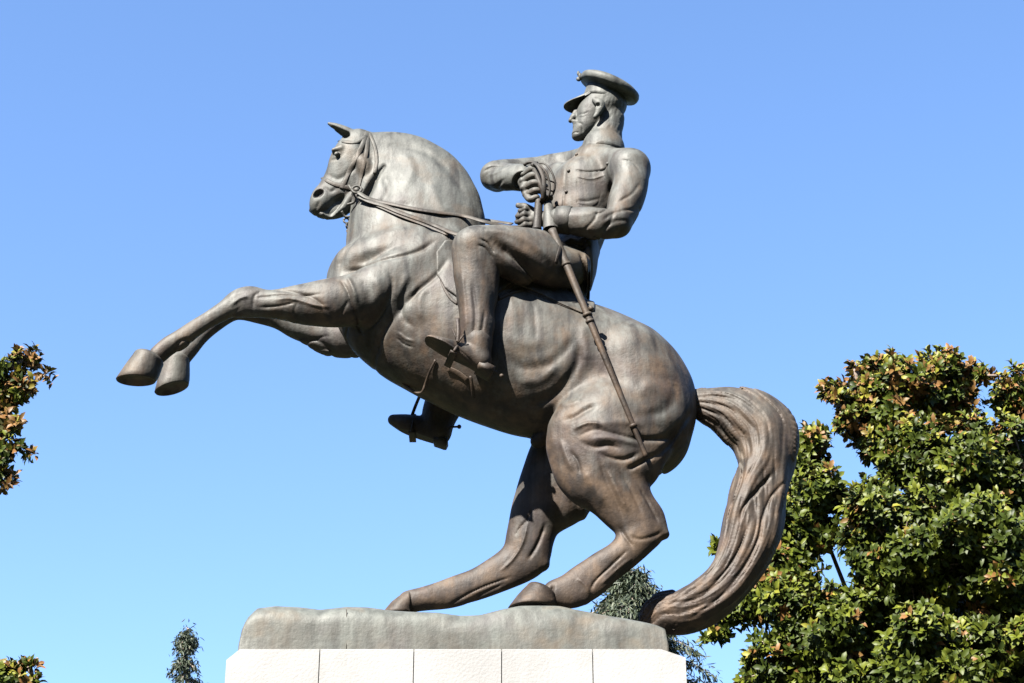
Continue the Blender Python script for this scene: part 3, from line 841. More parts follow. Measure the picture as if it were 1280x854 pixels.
sp = [P(562, 534, -.54)[0], P(570, 534, -.5)[0]]
V, F = join([tube([P(556, 534, -.5)[0], P(574, 533.5, -.5)[0]], .008, 8), sphere(P(574, 533.5, -.5)[0], .016, 8)])
link('spur', mesh_py('spur', V, F), M_RIDER, rider)
sp = [P(606, 452, .42)[0], P(616, 462, .42)[0], P(624, 468, .42)[0]]
V, F = join([tube(sp, .007, 8), sphere(P(627, 470, .42)[0], .015, 8)])
link('spur', mesh_py('spur', V, F), M_RIDER, rider)
# stirrups
def stirrup(c, ux, uy, uz, mat, hh=.11, ww=.085):
    pts = []
    for k in range(25):
        a = math.pi * k / 24
        pts.append(c + uy * math.cos(a) * ww + uz * (math.sin(a) ** .8 * hh - .02))
    tr = [c + uy * ww + uz * -.02, c - uy * ww + uz * -.02]
    return link('stirrup', mesh_py('stirrup', *join([tube(pts, .011, 8), boxm(c - uz * .025, ux, uy, uz, .024, ww * 1.02, .009, .004)])), mat, horse)
stirrup(P(565, 446, .53)[0], ux, uy, uz, M_STRAP)
V, F = join([tube(smooth_pts([P(572, 398, .60)[0], P(573, 415, .61)[0], P(572, 428, .61)[0]]), [.013] * 13, 8, .4), tube([P(566, 412, .60)[0], P(572, 428, .61)[0]], .006, 6), tube([P(580, 418, .60)[0], P(573, 428, .61)[0]], .006, 6)])
link('stirrup_leather', mesh_py('stirrup_leather', V, F), M_STRAP, horse)
uz2 = Vector((.1, 0, 1)).normalized(); 
stirrup(P(516, 542, -.58)[0], Vector((1, 0, 0)), Vector((0, 1, 0)), uz2, M_STRAP, .16)
V, F = tube(smooth_pts([P(514, 522, -.56)[0], P(520, 506, -.52)[0], P(526, 492, -.45)[0], P(536, 470, -.42)[0]]), .012, 8, .5)
link('stirrup_leather', mesh_py('stirrup_leather', V, F), M_STRAP, horse)
# hanging end of the girth under the belly
q = [P(495, 469, .02)[0], P(504, 479, .03)[0], P(514, 487, .04)[0], P(522, 491, .06)[0], P(528, 489, .12)[0], on(533, 478, .01)[0], on(538, 464, .01)[0], on(545, 450, .01)[0]]
V, F = tube(smooth_pts(q), .009, 8, .6); link('girth_strap', mesh_py('girth_strap', V, F), M_STRAP, horse)
strap('girth_strap', [(560, 461), (572, 466), (585, 476)], .014, horse)
strap('girth_strap', [(588, 470), (590, 484), (592, 498)], .007, horse)
strap('saddle_strap', [(622, 364), (636, 358), (646, 352)], .010, horse)
strap('saddle_strap', [(622, 374), (640, 366), (654, 362)], .012, horse)
strap('saddle_strap', [(655, 362), (685, 374), (708, 384), (726, 390)], .008, horse)
strap('stirrup_strap', [(572, 380), (562, 372), (552, 352), (549, 330)], .008, horse)

# ------------------------------------------------------------------ sabre
sab = bpy.data.objects.new('sabre', None); COL.objects.link(sab); sab.parent = statue; sab.matrix_parent_inverse = Matrix.Translation(-Vector(statue.location))
p0 = []
for k in range(10):
    t = k / 9; x = 690 + (808 - 690) * t; y = 287 + (572 - 287) * t
    dd = .44 + .07 * math.sin(t * math.pi)
    if t > .36: dd = max(dd, -on(x, y, 0)[0].y + .022)
    p0.append(P(x, y, dd)[0])
pp = smooth_pts(p0, 8); nn_ = len(pp)
rad = [.029 - .014 * i / nn_ for i in range(nn_)]
def ring_at(t, r, l=.012):
    i = int(t * (nn_ - 1)); a, b = pp[i], pp[min(i + 1, nn_ - 1)]; dd = (b - a).normalized()
    return tube([a - dd * l, a, a + dd * l], [r * .9, r, r * .9], 10, .8)
V, F = join([tube(pp, rad, 12, .75)] + [ring_at(t, r) for t, r in ((.16, .034), (.385, .036), (.41, .032), (.87, .027))] + [tube([P(737, 384, .50)[0], P(741, 388, .50)[0]], .018, 8)])
link('scabbard', mesh_py('scabbard', V, F), M_SABRE, sab)
# collar cuff at the mouth, wide below
V, F = tube([P(684, 250, .34)[0], P(686, 262, .36)[0], P(688, 276, .38)[0], P(689, 287, .39)[0]], [.026, .038, .05, .058], 16, .8, None)
F = F[:-1]
link('gauntlet_cuff', mesh_py('gauntlet_cuff', V, F), M_RIDER, rider)
V, F = join([tube([P(668, 212, .36)[0], P(676, 232, .36)[0], P(682, 252, .35)[0]], [.018, .02, .022], 10),
             sphere(P(667, 207, .36)[0], .024, 8),
             *[tube(smooth_pts([P(668, 205, .36 + dz)[0], P(676 + e, 206 - e * .2, .40 + dz)[0], P(685 + e, 216, .42 + dz)[0], P(689 + e, 230, .41 + dz)[0], P(688 + e * .6, 243, .39 + dz)[0], P(682, 253, .36)[0]]), .0075, 8, .7) for e, dz in ((-2, .02), (5, -.02))],
             tube(smooth_pts([P(667, 203, .37)[0], P(673, 208, .42)[0], P(679, 221, .44)[0], P(680, 236, .43)[0], P(678, 250, .39)[0]]), .016, 10, .4),
             tube(smooth_pts([P(679, 222, .43)[0], P(687, 226, .42)[0], P(695, 229, .38)[0]]), .006, 6), tube(smooth_pts([P(678, 234, .42)[0], P(687, 238, .41)[0], P(693, 240, .37)[0]]), .006, 6),
             tube(smooth_pts([P(655, 206, .30)[0], P(662, 203, .33)[0], P(672, 204, .36)[0]]), .011, 8),
             lathe(P(683, 250, .35)[0], Vector((-.35, 0, 1)), [(.05, -.004), (.052, .004), (.03, .01)], 20)])
link('hilt', mesh_py('hilt', V, F), M_DARK, sab)
V, F = tube(smooth_pts([P(674, 248, .33)[0], P(673, 262, .33)[0], P(672, 276, .34)[0], P(671, 287, .36)[0]]), [.02] + [.03] * 16 + [.034] * 2, 10, .6)
link('sword_knot', mesh_py('sword_knot', V, F), M_DARK, sab)
strap('sword_sling', [(702, 304), (698, 316), (694, 330)], .010, rider, M_DARK, .4, .01, BR, .5)

# ------------------------------------------------------------------ bronze slab under the horse
def slab():
    top = [(301, 806), (303, 790), (310, 772), (322, 760), (345, 756.5), (375, 758), (400, 761), (432, 757.5), (460, 758.5), (485, 762), (515, 764), (545, 765.5), (575, 769), (600, 768), (625, 762), (650, 757), (675, 756), (700, 757), (725, 762), (750, 767), (775, 771), (800, 776), (820, 781), (831, 786), (834, 806)]
    fr = .56; n = 150; m = 44
    xs = [t[0] for t in top]
    pr = []
    for i in range(n):
        x = 301 + (834 - 301) * i / (n - 1)
        y = np.interp(x, xs, [t[1] for t in top])
        pr.append(P(x, y, fr - .10)[0])
    zb = P(570, 812, .60)[0].z - .0
    V = []; F = []
    rr = np.random.default_rng(5); ks = rr.normal(size=(12, 2)) * np.linspace(3, 22, 12)[:, None]; ph = rr.uniform(0, 6.28, 12)
    for j in range(m):
        v = j / (m - 1)
        for i in range(n):
            p = pr[i]
            # v 0..0.16: front face going up, ..0.84 top, ..1 back face
            if v < .2: yy = -fr + .11 * (v / .2) ** 3; h = min(1, (v / .2) ** .42)
            elif v > .8: yy = fr - .11 * ((1 - v) / .2) ** 3; h = min(1, ((1 - v) / .2) ** .55)
            else: yy = -fr + .11 + (2 * fr - .22) * (v - .2) / .6; h = 1.0
            z = zb + (p.z - zb) * h
            wob = sum(math.sin(ks[q][0] * p.x + ks[q][1] * (yy + z) + ph[q]) for q in range(12)) * .002
            if .2 <= v <= .8: z += wob - .02 * math.sin(math.pi * (v - .2) / .6)
            sx = p.x
            V.append(Vector((sx, yy + (wob if v < .2 else 0), z)))
    for j in range(m - 1):
        for i in range(n - 1):
            F.append((j * n + i, j * n + i + 1, (j + 1) * n + i + 1, (j + 1) * n + i))
    F.append(tuple(j * n for j in range(m))); F.append(tuple(j * n + n - 1 for j in range(m))[::-1])
    return V, F, zb
V, F, ZB = slab()
slabo = link('bronze_slab', mesh_py('bronze_slab', V, F), M_BASE, statue)
a, _ = P(433, 762, .565); b, _ = P(433, 811, .56)
V, F = tube([a, a.lerp(b, .5) + Vector((.004, .004, 0)), b], .0022, 6)
link('casting_seam', mesh_py('casting_seam', V, F), M_STRAP, statue)
print('statue done', time.time() - T0)

# ================================================================== PLINTH
def stone(name, base=(.136, .137, .136)):
    m, nt, b = new_mat(name); L = nt.links.new
    tc = N(nt, 'ShaderNodeTexCoord')
    n1 = N(nt, 'ShaderNodeTexNoise', Scale=2.2, Detail=7, Roughness=.6); L(tc.outputs['Object'], n1.inputs['Vector'])
    mp = N(nt, 'ShaderNodeMapping'); mp.inputs['Scale'].default_value = (1, 1, .15); L(tc.outputs['Object'], mp.inputs[0])
    n2 = N(nt, 'ShaderNodeTexNoise', Scale=9, Detail=6, Roughness=.65); L(mp.outputs[0], n2.inputs['Vector'])
    n3 = N(nt, 'ShaderNodeTexNoise', Scale=55, Detail=5); L(tc.outputs['Object'], n3.inputs['Vector'])
    c = ramp(nt, n1.outputs[0], [(.3, tuple(v * .80 for v in base)), (.65, base)])
    c = mixc(nt, mth(nt, 'MULTIPLY', ramp(nt, n2.outputs[0], [(.5, (0, 0, 0)), (.75, (1, 1, 1))]), .3), c, (.088, .087, .082))
    L(c, b.inputs['Base Color']); b.inputs['Roughness'].default_value = .75
    bp = N(nt, 'ShaderNodeBump', Strength=.35, Distance=.008); L(n3.outputs[0], bp.inputs['Height']); L(bp.outputs[0], b.inputs['Normal'])
    return m
M_STONE = stone('pale_stone'); M_GROUT = stone('grey_mortar', (.085, .083, .077)); M_STEP = stone('step_stone', (.14, .138, .13))
FY = .62
xl = P(300, 814, FY)[0].x; xr = P(826, 811, FY)[0].x
cl, cr = P(283, 825, FY)[0].x, P(857, 822, FY)[0].x
zt = ZB - .004
cx = (cl + cr) / 2
plinth = empty('stone_plinth', (cx, 0, 0), label='pale stone block plinth with cut corners carrying the bronze statue', cat='plinth')
BY = FY
zl, zr = P(283, 825, FY)[0].z, P(857, 822, FY)[0].z
def outline(inset=0.):
    return [(cl + inset, -FY + inset), (cr - inset, -FY + inset), (cr - inset, BY - inset), (cl + inset, BY - inset)]
def slab_xz(prof, y0, y1):
    # a block with its upper outer edge cut off: outline in x and z, drawn out along y
    n = len(prof); V = [Vector((x, y, z)) for y in (y0, y1) for x, z in prof]
    return V, [(k, (k + 1) % n, n + (k + 1) % n, n + k) for k in range(n)] + [tuple(range(n))[::-1], tuple(range(n, 2 * n))]
def prism(out, z0, z1, bev=.0):
    V = []; n = len(out); c = Vector((sum(o[0] for o in out) / n, sum(o[1] for o in out) / n, 0))
    rings = [(z0, 0), (z1 - bev, 0), (z1, bev)] if bev else [(z0, 0), (z1, 0)]
    for z, ins in rings:
        for x, y in out:
            dx, dy = x - c.x, y - c.y; l = math.hypot(dx, dy)
            V.append(Vector((x - dx / l * ins, y - dy / l * ins, z)))
    F = []
    for i in range(len(rings) - 1):
        for k in range(n): F.append((i * n + k, i * n + (k + 1) % n, (i + 1) * n + (k + 1) % n, (i + 1) * n + k))
    F.append(tuple(range(n))[::-1]); F.append(tuple((len(rings) - 1) * n + k for k in range(n)))
    return V, F
V, F = prism(outline(.02), .45, min(zl, zr) - .01); link('mortar_core', mesh_py('mortar_core', V, F), M_GROUT, plinth, False)
joints = [P(399, 830, FY)[0].x, P(517, 830, FY)[0].x, P(627, 830, FY)[0].x, P(741, 830, FY)[0].x]
blocks = []
g = .003; course = .62
z = zt; row = 0
while z > .55:
    zz = max(z - course, .45)
    js = joints if row % 2 == 0 else [(a + b) / 2 for a, b in zip([xl] + joints, joints + [xr])]
    edges = [cl] + js + [cr]
    for i in range(len(edges) - 1):
        a, b = edges[i] + (g if i else 0), edges[i + 1] - (g if i < len(edges) - 2 else 0)
        for sy in (-1, 1):
            y0, y1 = (-FY, -.002) if sy < 0 else (.002, FY)
            if row == 0 and i == 0: blocks.append(slab_xz([(a, zz + g), (b, zz + g), (b, z), (xl, z), (a, zl)], y0, y1))
            elif row == 0 and i == len(edges) - 2: blocks.append(slab_xz([(a, zz + g), (b, zz + g), (b, zr), (xr, z), (a, z)], y0, y1))
            else: blocks.append(prism([(a, y0), (b, y0), (b, y1), (a, y1)], zz + g, z, .004))
    z = zz; row += 1
V, F = join(blocks); link('stone_blocks', mesh_py('stone_blocks', V, F), M_STONE, plinth, False)
for i, (e, z0, z1) in enumerate(((.45, .30, .45), (.9, .15, .30), (1.35, .0, .15))):
    o = [(cl - e, -FY - e), (cr + e, -FY - e), (cr + e, BY + e), (cl - e, BY + e)]
    V, F = prism(o, z0 - (.0 if i == 2 else -.0), z1, .012); link('step', mesh_py('step', V, F), M_STEP, plinth, False)

# ================================================================== GROUND
def simple(name, c1, c2, scale, rough=.9, bump=.02):
    m, nt, b = new_mat(name); L = nt.links.new
    tc = N(nt, 'ShaderNodeTexCoord'); n = N(nt, 'ShaderNodeTexNoise', Scale=scale, Detail=8, Roughness=.65); L(tc.outputs['Object'], n.inputs['Vector'])
    L(ramp(nt, n.outputs[0], [(.3, c1), (.7, c2)]), b.inputs['Base Color']); b.inputs['Roughness'].default_value = rough
    bp = N(nt, 'ShaderNodeBump', Strength=.5, Distance=bump); L(n.outputs[0], bp.inputs['Height']); L(bp.outputs[0], b.inputs['Normal'])
    return m
V = [(-900, -900, 0), (900, -900, 0), (900, 900, 0), (-900, 900, 0)]
tag(link('ground', mesh_py('ground', V, [(0, 1, 2, 3)]), simple('lawn', (.018, .028, .010), (.032, .045, .015), 3.), None, False), kind='structure')
V = [(math.cos(2 * math.pi * k / 64) * 7.5 + cx, math.sin(2 * math.pi * k / 64) * 7.5, .004) for k in range(64)]
tag(link('path', mesh_py('path', V, [tuple(range(64))]), simple('paving', (.035, .034, .032), (.055, .053, .05), 6.), None, False), kind='structure')

# ================================================================== TREES
def leaf_mat(name, stops, back, rough=.32, spec=.5, trans=.0):
    m, nt, b = new_mat(name); L = nt.links.new
    at = N(nt, 'ShaderNodeAttribute'); at.attribute_name = 'tone'
    geo = N(nt, 'ShaderNodeNewGeometry')
    c = ramp(nt, at.outputs['Fac'], stops)
    c = mixc(nt, geo.outputs['Backfacing'], c, back) if back else c
    L(c, b.inputs['Base Color']); b.inputs['Roughness'].default_value = rough
    b.inputs['Specular IOR Level'].default_value = spec
    if back:
        L(mth(nt, 'ADD', mth(nt, 'MULTIPLY', geo.outputs['Backfacing'], .4), rough), b.inputs['Roughness'])
    if trans:
        out = [n for n in nt.nodes if n.type == 'OUTPUT_MATERIAL'][0]
        tr = N(nt, 'ShaderNodeBsdfTranslucent'); L(c, tr.inputs[0]); mx = N(nt, 'ShaderNodeMixShader'); mx.inputs[0].default_value = trans
        L(b.outputs[0], mx.inputs[1]); L(tr.outputs[0], mx.inputs[2]); L(mx.outputs[0], out.inputs[0])
    return m
M_MAG = leaf_mat('magnolia_leaf', [(0, (.010, .017, .003)), (.30, (.030, .042, .005)), (.66, (.070, .082, .008)), (.86, (.125, .120, .016)), (.9, (.075, .045, .012)), (1, (.11, .055, .018))], (.026, .026, .007), .48, .13, .22)
M_CED = leaf_mat('cedar_needle', [(0, (.010, .015, .008)), (.6, (.026, .036, .02)), (1, (.06, .065, .032))], None, .6, .3, .15)
M_BARK = simple('bark', (.06, .045, .035), (.16, .125, .10), 9., .9, .03)

def np_leaves(C, D_, length, width, roll, tone, curl=.18, axis=None):
    """leaf blades: two rows of quads folded along the midrib, tips bent down"""
    n = len(C); D_ = D_ / np.linalg.norm(D_, axis=1)[:, None]
    up = (np.tile([0, 0, 1.], (n, 1)) if axis is None else axis) + rng.normal(size=(n, 3)) * roll
    Sd = np.cross(D_, up); Sd /= np.linalg.norm(Sd, axis=1)[:, None] + 1e-9
    U = np.cross(Sd, D_)
    L = length[:, None]; W = width[:, None]
    rows = [(0, .10, 0), (.35, .85, .03), (.68, .9, -.02), (1., .0, -curl)]
    V = []
    for t, w, z in rows:
        m = C + D_ * L * t + U * L * z
        if t < 1: V += [m - Sd * W * w + U * W * .28 * w, m, m + Sd * W * w + U * W * .28 * w]
        else: V += [m]
    V = np.stack(V, 1)                                   # n,10,3
    q = np.array([[0, 1, 4, 3], [1, 2, 5, 4], [3, 4, 7, 6], [4, 5, 8, 7]]); t3 = np.array([[6, 7, 9], [7, 8, 9]])
    off = (np.arange(n) * 10)[:, None, None]
    Q = (q[None] + off).reshape(-1, 4); T = (t3[None] + off).reshape(-1, 3)
    return V.reshape(-1, 3), Q, T, tone
def leaf_mesh(name, V, Q, T, tone, per):
    me = bpy.data.meshes.new(name)
    me.vertices.add(len(V)); me.vertices.foreach_set('co', V.astype(np.float32).ravel())
    nl = len(Q) * 4 + len(T) * 3; me.loops.add(nl)
    me.loops.foreach_set('vertex_index', np.concatenate([Q.ravel(), T.ravel()]).astype(np.int32))
    me.polygons.add(len(Q) + len(T))
    ls = np.concatenate([np.arange(len(Q)) * 4, len(Q) * 4 + np.arange(len(T)) * 3]); me.polygons.foreach_set('loop_start', ls.astype(np.int32))
    me.update(calc_edges=True)
    a = me.attributes.new('tone', 'FLOAT', 'POINT'); a.data.foreach_set('value', np.repeat(tone, per).astype(np.float32))
    return me

def limb(a, b, r0, r1, wob=.12, n=7, seg=8, sag=0.):
    pts = []
    for i in range(n):
        t = i / (n - 1); p = Vector(a).lerp(Vector(b), t)
        if 0 < i < n - 1: p += Vector((random.uniform(-1, 1), random.uniform(-1, 1), random.uniform(-.4, .4))) * wob
        p.z += math.sin(t * math.pi) * sag; pts.append(p)
    pts = smooth_pts(pts, 3); m = len(pts)
    return tube(pts, [r0 + (r1 - r0) * (i / (m - 1)) for i in range(m)], seg)

def magnolia(blobs, yb, root, h0, label, dens=1., group=None, leaf=.108, seed=1, low=None, rust=0., ztop=10.8):
    """blobs: (px, py, radius px, depth offset m); one tree with a trunk, limbs and a leafy crown"""
    r_ = np.random.default_rng(seed)
    t = empty('magnolia_tree', (root[0], root[1], 0), label=label, cat='tree', group=group)
    Cs, Ds, Ts, tw, Ax = [], [], [], [], []
    trunk_top = Vector((root[0], root[1], h0))
    tb = [limb((root[0], root[1], 0), (root[0] + .1, root[1], h0), .26, .19, .05, seg=12)]
    B = []
    for b in blobs:
        px, py, rp, dz = b[:4]; p, s = P(px, py, -(yb + dz)); B.append((np.array(p), rp / s))
    if low: B += [(np.array(c), r) for c, r in low]
    for c, r in B:
        # the mass is made of separate clumps with gaps between them
        nc = max(1, int(7 * (r / .30) ** 1.7)) if r > .2 else 1
        cv = r_.normal(size=(nc, 3)); cv /= np.linalg.norm(cv, axis=1)[:, None]
        cp = c + cv * (r * r_.uniform(.45, .86, nc) if nc > 1 else np.zeros(1))[:, None]; cr_ = r_.uniform(.13, .27, nc) if nc > 1 else np.array([r])
        nsh = np.maximum(3, (cr_ ** 2 / .15 ** 2 * 16 * dens).astype(int)); ci = np.repeat(np.arange(nc), nsh); nr = len(ci)
        v = r_.normal(size=(nr, 3)); v /= np.linalg.norm(v, axis=1)[:, None]
        pos = cp[ci] + v * (cr_[ci] * r_.uniform(.55, 1.1, nr))[:, None]
        v = v * .75 + cv[ci] * .6 if nc > 1 else v
        rad = np.linalg.norm(pos - c, axis=1)
        # keep shoots off the deep inside of neighbouring masses
        keep = np.ones(nr, bool)
        for c2, r2 in B:
            if c2 is not c: keep &= (np.linalg.norm(pos - c2, axis=1) > r2 * .45)
        pos = pos[keep]; v = v[keep]; rr = rad[keep] / r
        ax = v * .85 + np.array([-.18, -.50, .22]) + r_.normal(size=v.shape) * .3
        ax /= np.linalg.norm(ax, axis=1)[:, None]
        tone0 = r_.beta(2, 3.0, len(pos)) * .78 + np.clip(v[:, 2], 0, 1) * .12
        tone0 = np.where(r_.random(len(pos)) < .07 + rust + .45 * np.clip((pos[:, 2] - ztop + .3) / .7, 0, 1), r_.uniform(.86, 1, len(pos)), tone0)
        k = 9
        a1 = np.cross(ax, [0.3, .9, .1]); a1 /= np.linalg.norm(a1, axis=1)[:, None]; a2 = np.cross(ax, a1)
        for j in range(k):
            an = 2.4 * j + r_.uniform(0, .8, len(pos)); el = .15 + .85 * (j / k) + r_.normal(size=len(pos)) * .18
            d = (a1 * np.cos(an)[:, None] + a2 * np.sin(an)[:, None]) * np.cos(el)[:, None] + ax * np.sin(el)[:, None]
            Ax.append(ax); Cs.append(pos - ax * .07 * (1 - j / k) + r_.normal(size=pos.shape) * .01); Ds.append(d); Ts.append(np.clip(tone0 + r_.normal(size=len(pos)) * .07, 0, 1))
        # limb into every mass, twigs to a few shoots
        if r > .15:
            q = limb(trunk_top.lerp(Vector(c), .12) if r > .3 else Vector(B[int(np.argmin([np.linalg.norm(c - c3) if c3 is not c else 99 for c3, _ in B]))][0]), c, .03 + .05 * min(r, 1.), .02, .15 * min(r, 1.)); tb.append(q)
        else: tb.append(limb(B[int(np.argmin([np.linalg.norm(c - c3) if c3 is not c else 99 for c3, _ in B]))][0], c, .016, .008, .03))
        for i in range(0, len(pos), 5):
            tw.append(limb(c + (pos[i] - c) * .15, pos[i], .014, .006, .03, 4, 5))
    C = np.concatenate(Cs); Dd = np.concatenate(Ds); Tt = np.concatenate(Ts); n = len(C)
    V, Q, T, tn = np_leaves(C, Dd, leaf * r_.uniform(.75, 1.2, n), leaf * .24 * r_.uniform(.8, 1.25, n), .2, Tt, .18, np.concatenate(Ax))
    link('crown', leaf_mesh('crown', V, Q, T, tn, 10), M_MAG, t, False)
    V, F = join(tb[:1]); link('trunk', mesh_py('trunk', V, F), M_BARK, t)
    V, F = join(tb[1:] + tw); link('branches', mesh_py('branches', V, F), M_BARK, t)
    print('tree', n, time.time() - T0)
    return t

YB = 8.0
right = [(1110, 486, 42, 0), (1072, 497, 24, 0), (1042, 494, 17, -.2), (1085, 468, 20, .2), (1120, 458, 15, 0), (1116, 444, 8, 0), (1196, 446, 8, 0), (1220, 458, 8, .2), (1190, 440, 7, 0), (1234, 468, 8, .2), (1030, 486, 9, 0), (1068, 462, 9, 0), (1170, 480, 34, .3), (1185, 452, 15, 0), (1210, 470, 14, .2), (1228, 468, 12, .1), (1165, 460, 14, 0), (1262, 492, 26, .4), (1296, 500, 30, .5), (1262, 475, 14, 0),
         (1058, 524, 18, -.2), (1098, 530, 32, 0), (1085, 556, 18, 0), (1128, 556, 40, -.1), (1160, 590, 48, -.2), (1115, 592, 14, -.2), (1205, 585, 70, -.3), (1285, 600, 80, 0), (1350, 560, 90, .8), (1195, 512, 24, .4),
         (1012, 556, 24, .0), (1004, 590, 24, .1), (1034, 618, 20, -.1), (1020, 640, 48, 0), (1095, 650, 44, -.3), (985, 670, 34, 0), (958, 668, 20, .3), (897, 680, 11, .2), (912, 690, 7, .3), (935, 700, 18, .3),
         (1130, 690, 85, -.6), (1230, 700, 95, -.8), (1330, 720, 110, -.4), (975, 720, 40, -.1), (940, 745, 28, .1), (905, 775, 22, .1), (890, 790, 12, .1), (1000, 770, 42, -.3), (1050, 790, 65, -.5), (955, 800, 16, 0), (935, 842, 24, .1), (985, 838, 34, -.2), (1060, 860, 70, -.5), (1170, 850, 110, -1.), (1300, 870, 130, -.8), (1420, 700, 140, .5), (1400, 850, 150, .5), (1240, 960, 150, -.5), (1080, 960, 90, .2), (1390, 1000, 150, .8)]
rc, _ = P(1260, 900, -YB - 1.0)
low = [((rc.x + dx, YB + 1.0 + dy, dz), r) for dx, dy, dz, r in ((-1.2, .6, 5.0, 1.2), (1.4, .4, 5.2, 1.4), (0, -1.0, 5.3, 1.3), (0, 1.8, 6.8, 1.6), (1.6, 2.2, 8.3, 1.5), (.2, 1.6, 9.6, 1.2))]
magnolia(right, YB, (rc.x, YB + 1.0), 4.2, 'large magnolia with glossy green and rusty leaves behind the horse tail', 1.0, 'magnolias around the monument', seed=3, low=low)
left = [(34, 446, 17, .1), (14, 460, 20, 0), (57, 467, 9, 0), (30, 482, 20, 0), (5, 490, 22, .1), (-34, 470, 30, .2), (6, 525, 16, 0), (22, 528, 9, -.1), (12, 560, 15, 0), (38, 567, 9, 0), (-5, 580, 22, 0), (6, 602, 12, 0), (-50, 530, 40, .2), (-75, 590, 45, .2), (-130, 500, 80, .4), (-200, 650, 110, .4),
        (12, 845, 16, 0), (35, 832, 10, 0), (42, 850, 9, 0), (20, 862, 22, 0), (-12, 860, 24, 0), (-75, 820, 40, .3), (-140, 780, 90, .4), (-20, 920, 60, .2), (-150, 920, 110, .4), (-240, 620, 130, .6), (-230, 820, 130, .6)]
lc, _ = P(-170, 900, -YB - .3)
magnolia(left, YB, (lc.x, YB + .3), 4.4, 'magnolia at the left edge of the photo, only its outer shoots in view', 1.0, 'magnolias around the monument', seed=11, leaf=.108, rust=.22)

def cedar(base, h, rad, label, seed, levels=44, lean=0., droop=.5, start=.25, nk=7, fill=1., ls=1.):
    r_ = random.Random(seed); q_ = np.random.default_rng(seed)
    t = empty('cedar_tree', base, label=label, cat='tree', group='cedars far behind the monument')
    B = Vector(base); wood = []; C = []; Dd = []; Tt = []
    tp = [B + Vector((lean * (i / 12) ** 2, 0, h * i / 12)) for i in range(13)]
    V, F = tube(tp, [.32 * (1 - i / 12.6) for i in range(13)], 10); link('trunk', mesh_py('trunk', V, F), M_BARK, t)
    for lv in range(levels):
        f = 1 - (1 - start) * (1 - lv / (levels - 1)) ** 1.7; f = min(f, .985)
        z = h * f; L0 = rad * (1 - f) ** .75 + .02
        for k in range(nk):
            a = r_.uniform(0, 6.28); L = L0 * r_.uniform(.6, 1.15)
            o = B + Vector((lean * f * f, 0, z + r_.uniform(-.2, .2)))
            dr = Vector((math.cos(a), math.sin(a), 0))
            pts = [o + dr * L * s + Vector((0, 0, L * (.22 * s - droop * s * s))) for s in (0, .25, .5, .75, 1)]
            wood.append(tube(pts, [.035, .028, .02, .014, .008], 5))
            nb = int((24 + L * 60) * fill)
            s = q_.uniform(.12, 1.02, nb); side = q_.normal(size=nb) * .16 * L * (1.1 - s * .6)
            sd = dr.cross(Vector((0, 0, 1)))
            pos = np.array([o.x, o.y, o.z]) + np.outer(s * L, dr) + np.outer(side, sd) + np.outer(L * (.22 * s - droop * s * s) - np.abs(side) * .35, [0, 0, 1])
            d = np.outer(np.full(nb, .35), dr) + np.outer(np.sign(side) * .3, sd) + np.array([0, 0, -.75]) + q_.normal(size=(nb, 3)) * .25
            C.append(pos); Dd.append(d); Tt.append(np.clip(q_.beta(2, 2.4, nb) , 0, 1))
            for _ in range(2):
                C.append(pos + q_.normal(size=(nb, 3)) * .07); Dd.append(d + q_.normal(size=(nb, 3)) * .5); Tt.append(np.clip(q_.beta(2, 2.4, nb), 0, 1))
    C = np.concatenate(C); Dd = np.concatenate(Dd); Tt = np.concatenate(Tt); n = len(C)
    V, Q, T, tn = np_leaves(C, Dd, q_.uniform(.09, .24, n) * ls, q_.uniform(.012, .024, n) * (.5 + .5 * ls), .6, Tt, .1)
    link('crown', leaf_mesh('crown', V, Q, T, tn, 10), M_CED, t, False)
    V, F = join(wood); link('branches', mesh_py('branches', V, F), M_BARK, t)
    return t
p, _ = P(786, 714, -26); cedar((p.x, 26, 0), p.z, 7.5, 'dark cedar with hanging branches behind the right end of the plinth', 5, 50, 0, .5)
p, _ = P(234, 784, -30); cedar((p.x + .6, 30, 0), p.z, 3.2, 'slim pale cedar tip rising left of the plinth', 8, 60, -.6, .75, .25, 3, .5, .75)
print('trees', time.time() - T0)

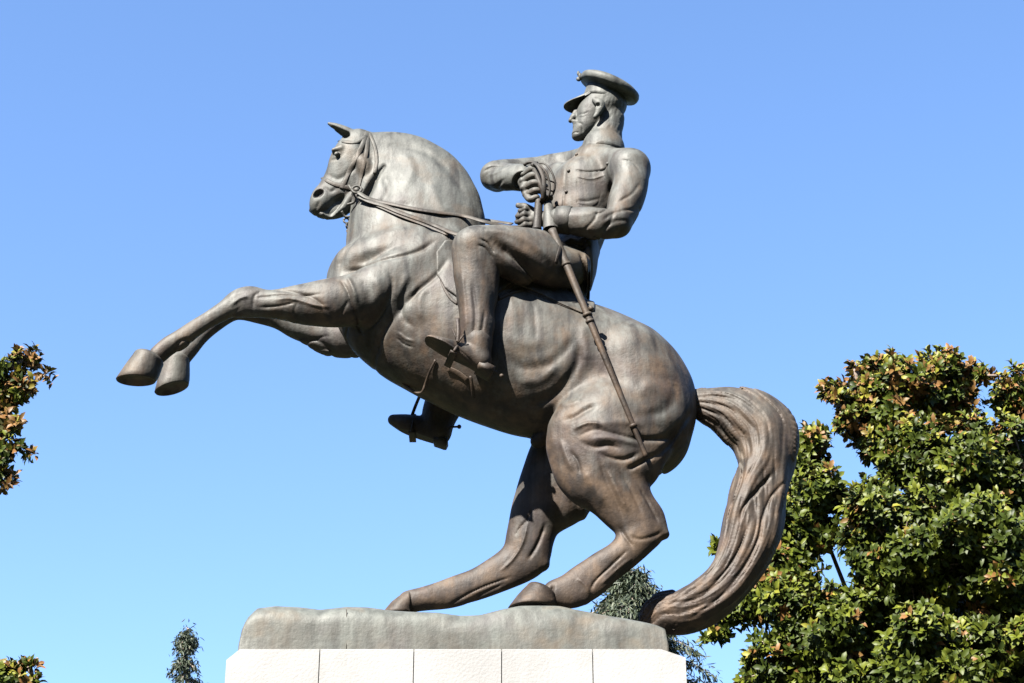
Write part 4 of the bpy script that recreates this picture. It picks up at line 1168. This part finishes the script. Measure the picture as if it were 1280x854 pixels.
# ------------------------------------------------------------------ added woods all round, out of view, to block low sky and darken undersides
def blocker_woods():
    Cs, As, Ts = [], [], []
    q_ = np.random.default_rng(21)
    for k in range(96):
        a = 2 * math.pi * (k + q_.uniform(-.3, .3)) / 96; front = max(0., math.cos(a))      # a = 0 looks along the view
        rad = q_.uniform(30, 35) + 17 * min(1, front * 3); h = 20 - 7 * front ** .5 + q_.uniform(-1.5, 1.0)
        c0 = np.array([math.sin(a) * rad, math.cos(a) * rad - 4, 0])
        for z in np.arange(1.0, h - 1.5, 2.6):
            r_ = 3.2 * (1 - .4 * (z / h)); n = 150
            v = q_.normal(size=(n, 3)); v /= np.linalg.norm(v, axis=1)[:, None]
            Cs.append(c0 + np.array([q_.uniform(-.8, .8), q_.uniform(-.8, .8), z + 1.2]) + v * r_ * q_.uniform(.5, 1., n)[:, None] * np.array([1, 1, .7])); As.append(v + q_.normal(size=v.shape) * .6); Ts.append(q_.beta(2, 3, n) * .8)
    C = np.concatenate(Cs); D_ = np.concatenate(As); T_ = np.concatenate(Ts); n = len(C)
    V, Q, T, tn = np_leaves(C, D_, q_.uniform(.9, 1.7, n), q_.uniform(.35, .7, n), .8, T_)
    tag(link('sky_blocking_woods', leaf_mesh('sky_blocking_woods', V, Q, T, tn, 10), M_MAG, None, False), kind='stuff')
blocker_woods()
# ================================================================== LIGHT
w = bpy.data.worlds.new('World'); scene.world = w; w.use_nodes = True
nt = w.node_tree; bg = nt.nodes['Background']
SUN_EL, SUN_AZ = R(44), R(-34)     # azimuth measured from the camera's back, towards the left
sky = nt.nodes.new('ShaderNodeTexSky'); sky.sky_type = 'NISHITA'; sky.sun_disc = False
to_sun = Vector((math.sin(SUN_AZ) * math.cos(SUN_EL), -math.cos(SUN_AZ) * math.cos(SUN_EL), math.sin(SUN_EL)))
sky.sun_elevation = SUN_EL; sky.sun_rotation = math.atan2(to_sun.x, to_sun.y)
sky.air_density = 1.0; sky.dust_density = .3; sky.ozone_density = 2.6; sky.altitude = 0
hs = nt.nodes.new('ShaderNodeHueSaturation'); hs.inputs['Saturation'].default_value = 1.10; hs.inputs['Hue'].default_value = .504; nt.links.new(sky.outputs[0], hs.inputs['Color']); nt.links.new(hs.outputs[0], bg.inputs[0]); bg.inputs[1].default_value = .05
sd = bpy.data.lights.new('sun', 'SUN'); sd.energy = 5.0; sd.angle = R(.53); sd.color = (1, .94, .86)
so = bpy.data.objects.new('sun', sd); COL.objects.link(so); so.rotation_euler = (-to_sun).to_track_quat('-Z', 'Y').to_euler(); so.location = (0, 0, 30)
vs = scene.view_settings; vs.view_transform = 'Standard'; vs.look = 'None'; vs.exposure = 2.80; vs.gamma = 1; vs.use_curve_mapping = False
scene.render.engine = 'CYCLES'; scene.cycles.use_denoising = True
scene.cycles.max_bounces = 6
print('done', time.time() - T0)
